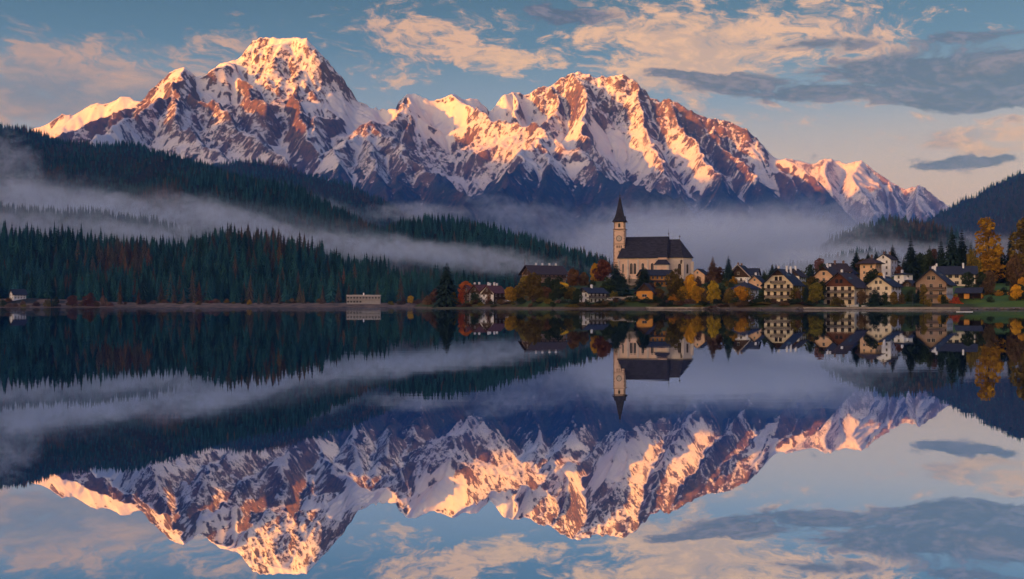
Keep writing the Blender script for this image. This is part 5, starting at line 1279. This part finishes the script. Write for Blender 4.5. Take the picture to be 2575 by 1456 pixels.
    BL(40, 798, 790, 10, 'brown', 'low brown shrub before the white lodge', v=1)

    rng = random.Random(12); k = 0
    for i in range(70):
        px = rng.uniform(5, 1100); d = rng.uniform(1078, 1112); r = rng.uniform(2.0, 5.0); h = r*rng.uniform(.5, 1.1); col = rng.choice(['tan', 'brown', 'brown', 'rosy', 'green', 'olive'])
        w = {'tan': 'tan', 'brown': 'brown', 'rosy': 'rosy grey', 'green': 'dark green', 'olive': 'olive'}[col]
        if 900 < px < 1000: continue
        B(px, 795, 795-h*FS/d, r*FS/d, d, col, 'low '+w+' shrub on the left beach '+zone(px, LEFTZ), 'bush', w+' shrubs on the left beach', var=i % 3)
    for i in range(150):
        px = rng.uniform(1330, 2690); d = rng.uniform(shore((px-CXS)/FS*500)+8, 600)
        if 1600 < px < 1700 and d < 590: continue
        if 1590 < px < 1850 and d > 570: continue
        x = (px-CXS)/FS*d; z = float(ground_z(np.array([x]), np.array([d]))[0]); py = HZS-(z-CAMH)/d*FS
        hid = False
        for o in COL.objects:
            if o.get('category') in ('house', 'church', 'barn') and math.hypot(o.location.x-x, o.location.y-d) < 10: hid = True; break
        if hid: continue
        bush = rng.random() < .55; r = rng.uniform(1.6, 3.0) if bush else rng.uniform(2.4, 3.8); h = r*rng.uniform(1.0, 1.5) if bush else r*rng.uniform(2.0, 2.7)
        col = rng.choice(['green', 'green', 'green', 'olive', 'olive', 'brown', 'orange'])
        w = {'green': 'dark green', 'olive': 'olive', 'brown': 'brown', 'orange': 'orange'}[col]
        broad(px, py, py-h*FS/d, r*FS/d, d, col, (w+' garden shrub '+zone(px, VILZ)) if bush else ('small '+w+' leaved tree '+zone(px, VILZ)), 'bush' if bush else 'round', w+(' garden shrubs' if bush else ' garden trees'), var=k % 3); k += 1

    # rough growth along the water's edge
    for i in range(78):
        px = 1150+i*12.6+rng.uniform(-5, 5); x0 = (px-CXS)/FS; yy = 500.0
        for _ in range(14): yy = 0.5*yy+0.5*float(shore(x0*yy))
        d = yy+rng.uniform(3, 9); h = rng.uniform(.8, 2.6); r = rng.uniform(1.6, 3.6); col = rng.choice(['olive', 'brown', 'green', 'green', 'tan'])
        z = float(ground_z(np.array([x0*d]), np.array([d]))[0]); py = HZS-(z-CAMH)/d*FS; w = {'green': 'dark green', 'olive': 'olive', 'brown': 'brown', 'tan': 'tan'}[col]
        broad(px, py, py-h*FS/d, r*FS/d, d, col, 'low ragged '+w+' shrub at the water edge '+zone(px, VILZ), 'bush', w+' waterside shrubs', var=i % 3)

def build_small_things():
    # stone quay along the right shore
    def quay(pxs, label):
        pts = [(wS(p, 800, 500)) for p in pxs]; b = MB()
        prev = None
        for p in np.linspace(pxs[0], pxs[1], 22):
            x0 = (p-CXS)/FS; yy = 500.0
            for _ in range(12): yy = float(shore(x0*yy))
            yy += 1.0; cur = (x0*yy, yy)
            if prev:
                a = Vector((prev[0], prev[1], 0)); c = Vector((cur[0], cur[1], 0)); n = Vector((0, 1, 0))
                b.add([(a.x, a.y, -1.5), (c.x, c.y, -1.5), (c.x, c.y, .95), (a.x, a.y, .95), (a.x, a.y+1.1, .95), (c.x, c.y+1.1, .95), (a.x, a.y+1.1, -1.5), (c.x, c.y+1.1, -1.5)], [(0,1,2,3),(3,2,5,4),(4,5,7,6)])
            prev = cur
        o = b.obj('quay_wall', [CONC]); tag(o, label, 'wall', 'quay walls')
    quay((2110, 2520), 'long low pale quay wall at the waterline before the houses on the right')
    quay((1695, 1850), 'short pale quay wall at the waterline under the orange-brown trees')
    # rowing boats and a floating board
    def boat(px, d, rz, L, label, z=0.9):
        x, y, _ = wS(px, 800, d); z = float(ground_z(np.array([x]), np.array([y]))[0])+.12
        t = thing('boat', label, 'boat', (x, y, z), rz, 'small boats drawn up on the shore')
        b = MB(); n = 9; sec = []
        for i in range(n):
            u = i/(n-1); w = .75*math.sin(math.pi*min(.97, .10+.86*(1-u)))**.6 if u < .99 else .02; xx = (u-.5)*L; hz = .55+.35*u*u
            sec.append([(xx, -w, hz), (xx, -w*.6, .05), (xx, 0, -.08), (xx, w*.6, .05), (xx, w, hz)])
        for i in range(n-1):
            b.add(sec[i]+sec[i+1], [(k, k+1, 5+k+1, 5+k) for k in range(4)])
        b.add(sec[0], [(0, 1, 2, 3, 4)]); b.obj('hull', [WHITE], t)
        MB().box(-L*.12, -L*.04, -.6, .6, .34, .4).obj('bench', [WOOD], t); MB().box(L*.16, L*.24, -.5, .5, .38, .44).obj('bench', [WOOD], t)
    boat(1784, 527, .1, 5.5, 'white rowing boat on the bank under the largest olive-brown tree')
    boat(2238, 470, -.1, 5.0, 'white rowing boat on the quay before the timber gable house')
    boat(2275, 470, .15, 4.6, 'white rowing boat on the quay left of the small green pine')
    boat(1990, 499, .2, 4.5, 'pale rowing boat on the bank right of the white villa')
    x, y, _ = wS(2532, 818, 268); o = MB().box(-1.9, 1.9, -.35, .35, -.1, .14).obj('floating_board', [WHITE]); o.location = (x, y, 0); tag(o, 'pale board floating on the lake off the right shore', 'board')
    # boulders on the right bank
    rng = random.Random(5); st = pmat('grey_rock', (0.17, 0.145, 0.125), 0.9, 0.3, 1.2, 0.15)
    import bmesh
    ms = []
    for k in range(3):
        bm = bmesh.new(); bmesh.ops.create_icosphere(bm, subdivisions=2, radius=1)
        for v in bm.verts: v.co *= 1+rng.uniform(-.25, .25); v.co.z *= .7
        me = bpy.data.meshes.new('boulder'); bm.to_mesh(me); bm.free(); me.materials.append(st); ms.append(me)
    for i in range(46):
        px = rng.uniform(2545, 2700) if i < 26 else rng.uniform(1440, 2110); x0 = (px-CXS)/FS; yy = 500.0
        for _ in range(12): yy = float(shore(x0*yy))
        yy += rng.uniform(-.3, 2.2); s_ = rng.uniform(.35, 1.0)*(1 if i < 26 else .7)
        o = bpy.data.objects.new('boulder', ms[i % 3]); COL.objects.link(o); o.location = (x0*yy, yy, .2+rng.uniform(0, .3)); o.scale = (s_*1.4, s_, s_*.8); o.rotation_euler = (0, 0, rng.random()*6)
        tag(o, 'grey-brown boulder on the bank at the right edge' if i < 26 else 'small grey-brown boulder on the bank between the boathouse and the quay', 'boulder', 'boulders on the right bank' if i < 26 else 'boulders on the middle bank')
    # cars behind the quay and on the lawn road
    def car(px, pb, d, rz, m_, label):
        x, y, z = wS(px, pb, d); z = float(ground_z(np.array([x]), np.array([y]))[0])+.05
        t = thing('parked_car', label, 'car', (x, y, z), rz, 'parked cars')
        b = MB(); prof = [(-2.1, .35), (-2.15, .8), (-1.9, .95), (-1.35, 1.42), (.35, 1.45), (1.05, .98), (1.95, .85), (2.1, .6), (2.1, .35)]; n = len(prof)
        b.add([(a_, -.85, c_) for a_, c_ in prof]+[(a_, .85, c_) for a_, c_ in prof], [tuple(range(n)), tuple(range(2*n-1, n-1, -1))]+[(i, n+i, n+(i+1) % n, (i+1) % n) for i in range(n)]); b.obj('body', [m_], t)
        b = MB(); b.box(-1.25, .35, -.87, .87, .98, 1.34); b.obj('windows', [PANE], t)
        for xx in (-1.35, 1.3):
            for yy in (-.8, .8): MB().tube((xx, yy-.1, .33), (xx, yy+.1, .33), .33, .33, 12).obj('wheel', [METAL], t)
    car(1620, 798, 528, .1, METAL, 'dark parked car before the open carport'); car(1603, 798, 530, -.1, GREYW, 'grey parked car left of the dark one by the carport')
    car(1330, 798, 598, .1, WHITE, 'white parked car between the white house and the yellow tree')
    # lamp posts on the promenade
    for px, lb in ((2395, 'slim dark lamp post on the promenade before the dark thicket'), (2165, 'slim dark lamp post right of the big round green tree'), (2230, 'slim dark lamp post before the timber gable house')):
        x0 = (px-CXS)/FS; yy = 500.0
        for _ in range(12): yy = float(shore(x0*yy))
        yy += 4; t = thing('street_lamp', lb, 'street lamp', (x0*yy, yy, float(ground_z(np.array([x0*yy]), np.array([yy]))[0])), 0, 'promenade lamps')
        MB().tube((0, 0, -1), (0, 0, 4.2), .07, .05, 6).obj('pole', [METAL], t); MB().tube((0, 0, 4.2), (0, 0, 4.6), .12, .26, 8).tube((0, 0, 4.6), (0, 0, 4.8), .3, .05, 8).obj('lamp_head', [METAL], t)
build_ground(); build_water(); build_mountains()
HX, HY, HZ, HC = hills_height()
grid_obj('hills', HX, HY, HZ, hill_material())
LOWC = build_forest()
build_village_ground(); build_houses(); build_church(); build_village_trees(); build_small_things()
def haze_box(name='haze', dens=3.2e-5, box=(-14200, 12200, -9200, 14200, -9, 2030)):
    m = bpy.data.materials.new('valley_haze'); m.use_nodes = True; t = NT(m.node_tree); t.n.clear()
    v = t.node('ShaderNodeVolumePrincipled'); v.inputs['Color'].default_value = (0.13, 0.42, 0.95, 1); v.inputs['Density'].default_value = dens
    v.inputs['Anisotropy'].default_value = 0.45
    o = t.node('ShaderNodeOutputMaterial'); t.link(v.outputs[0], o.inputs['Volume'])
    x0, x1, y0, y1, z0, z1 = box
    vs = [(x, y, z) for x in (x0, x1) for y in (y0, y1) for z in (z0, z1)]
    fs = [(0,1,3,2),(4,6,7,5),(0,4,5,1),(2,3,7,6),(0,2,6,4),(1,5,7,3)]
    me = bpy.data.meshes.new(name); me.from_pydata(vs, [], fs); me.materials.append(m)
    ob = bpy.data.objects.new(name, me); COL.objects.link(ob); ob['kind'] = 'stuff'

def fog_material(key, dens, thr, sc, col=(0.84, 0.94, 1.0)):
    m = bpy.data.materials.new('mist'); m.use_nodes = True; t = NT(m.node_tree); t.n.clear()
    oc = t.node('ShaderNodeTexCoord').outputs['Object']
    pos = t.node('ShaderNodeNewGeometry').outputs['Position']
    ln = t.node('ShaderNodeVectorMath', operation='LENGTH'); t.link(oc, ln.inputs[0])
    fall = t.sstep(ln.outputs['Value'], 1.0, 0.30)
    mp = t.node('ShaderNodeMapping'); t.link(pos, mp.inputs[0]); mp.inputs['Scale'].default_value = (1, 1, 1.3); mp.inputs['Location'].default_value = (key*37.1, 0, 0)
    n = t.noise(mp.outputs[0], 1.6/sc, 7, 0.68, 1.1)
    f = t.sstep(t.m('ADD', n, t.m('MULTIPLY', t.m('SUBTRACT', fall, 0.5), 0.30)), thr+.04, thr+0.26)
    f = t.m('MULTIPLY', f, t.lstep(t.noise(mp.outputs[0], 6.0/sc, 4, 0.65, 0.5), 0.36, 0.62, 0.25, 1.25))
    d = t.m('MULTIPLY', t.m('MULTIPLY', f, fall), dens)
    v = t.node('ShaderNodeVolumePrincipled'); v.inputs['Color'].default_value = (*col, 1); t.link(d, v.inputs['Density'])
    o = t.node('ShaderNodeOutputMaterial'); t.link(v.outputs[0], o.inputs['Volume'])
    return m
def fog(px, py, d, rx, rz, ry, dens, thr=0.42, sc=120, tilt=0.0, key=0):
    """a bank of mist: centre by bearing, half width and half height in metres, depth along the view"""
    import bmesh
    bm = bmesh.new(); bmesh.ops.create_icosphere(bm, subdivisions=3, radius=1.03)
    me = bpy.data.meshes.new('mist'); bm.to_mesh(me); bm.free()
    me.materials.append(fog_material(key, dens, thr, sc))
    o = bpy.data.objects.new('mist', me); COL.objects.link(o)
    o.location = wD(px, py, d); o.scale = (rx, ry, rz); o.rotation_euler = (0, tilt, 0); o['kind'] = 'stuff'
    return o
def build_fog():
    k = 0
    for a in [
        (1830, 635, 3300, 800, 175, 700, .0065, .34, 170, 0.0),
        (2190, 650, 2850, 420, 75, 160, .0110, .40, 120, 0.0),
        (2110, 672, 2080, 300, 52, 110, .0150, .36, 80, 0.0),
        (2480, 640, 2950, 320, 85, 200, .0040, .40, 110, 0.0),
        (1640, 580, 3900, 560, 200, 400, .0045, .46, 130, -0.1),
        (2080, 550, 4200, 520, 150, 300, .0036, .47, 120, 0.1),
        (2400, 610, 3300, 260, 60, 120, .0060, .46, 90, 0.0),
        (1180, 650, 1800, 300, 42, 150, .0100, .45, 70, 0.12),
        (1020, 625, 1820, 200, 40, 130, .0090, .47, 60, 0.15),
        (860, 618, 1780, 170, 38, 130, .0110, .46, 60, 0.2),
        (640, 575, 2080, 230, 55, 150, .0110, .46, 75, 0.36),
        (500, 530, 2200, 170, 60, 120, .0090, .48, 65, 0.3),
        (330, 535, 2150, 260, 62, 160, .0110, .45, 80, 0.22),
        (90, 520, 2200, 260, 95, 160, .0110, .44, 90, 0.1),
        (30, 420, 2500, 110, 150, 120, .0090, .47, 80, -0.3),
        (180, 580, 1800, 330, 50, 140, .0080, .46, 70, 0.1),
        (430, 600, 1760, 220, 40, 120, .0080, .48, 60, 0.15),
        (260, 565, 1900, 620, 120, 170, .0026, .38, 90, 0.12),
        (760, 600, 1900, 420, 80, 150, .0022, .40, 80, 0.2),
        (1050, 535, 2900, 260, 50, 150, .0080, .46, 80, 0.0),
        (800, 520, 3050, 330, 60, 150, .0035, .44, 90, 0.3),
        (1330, 560, 4600, 560, 160, 300, .0028, .46, 140, 0.0),
        (1260, 520, 4300, 300, 90, 200, .0040, .50, 110, 0.2),
    ]:
        fog(*a, key=k); k += 1
haze_box(); haze_box('valley_mist', 1.0e-4, (-5200, 6950, 3050, 13900, 6, 640)); build_fog()
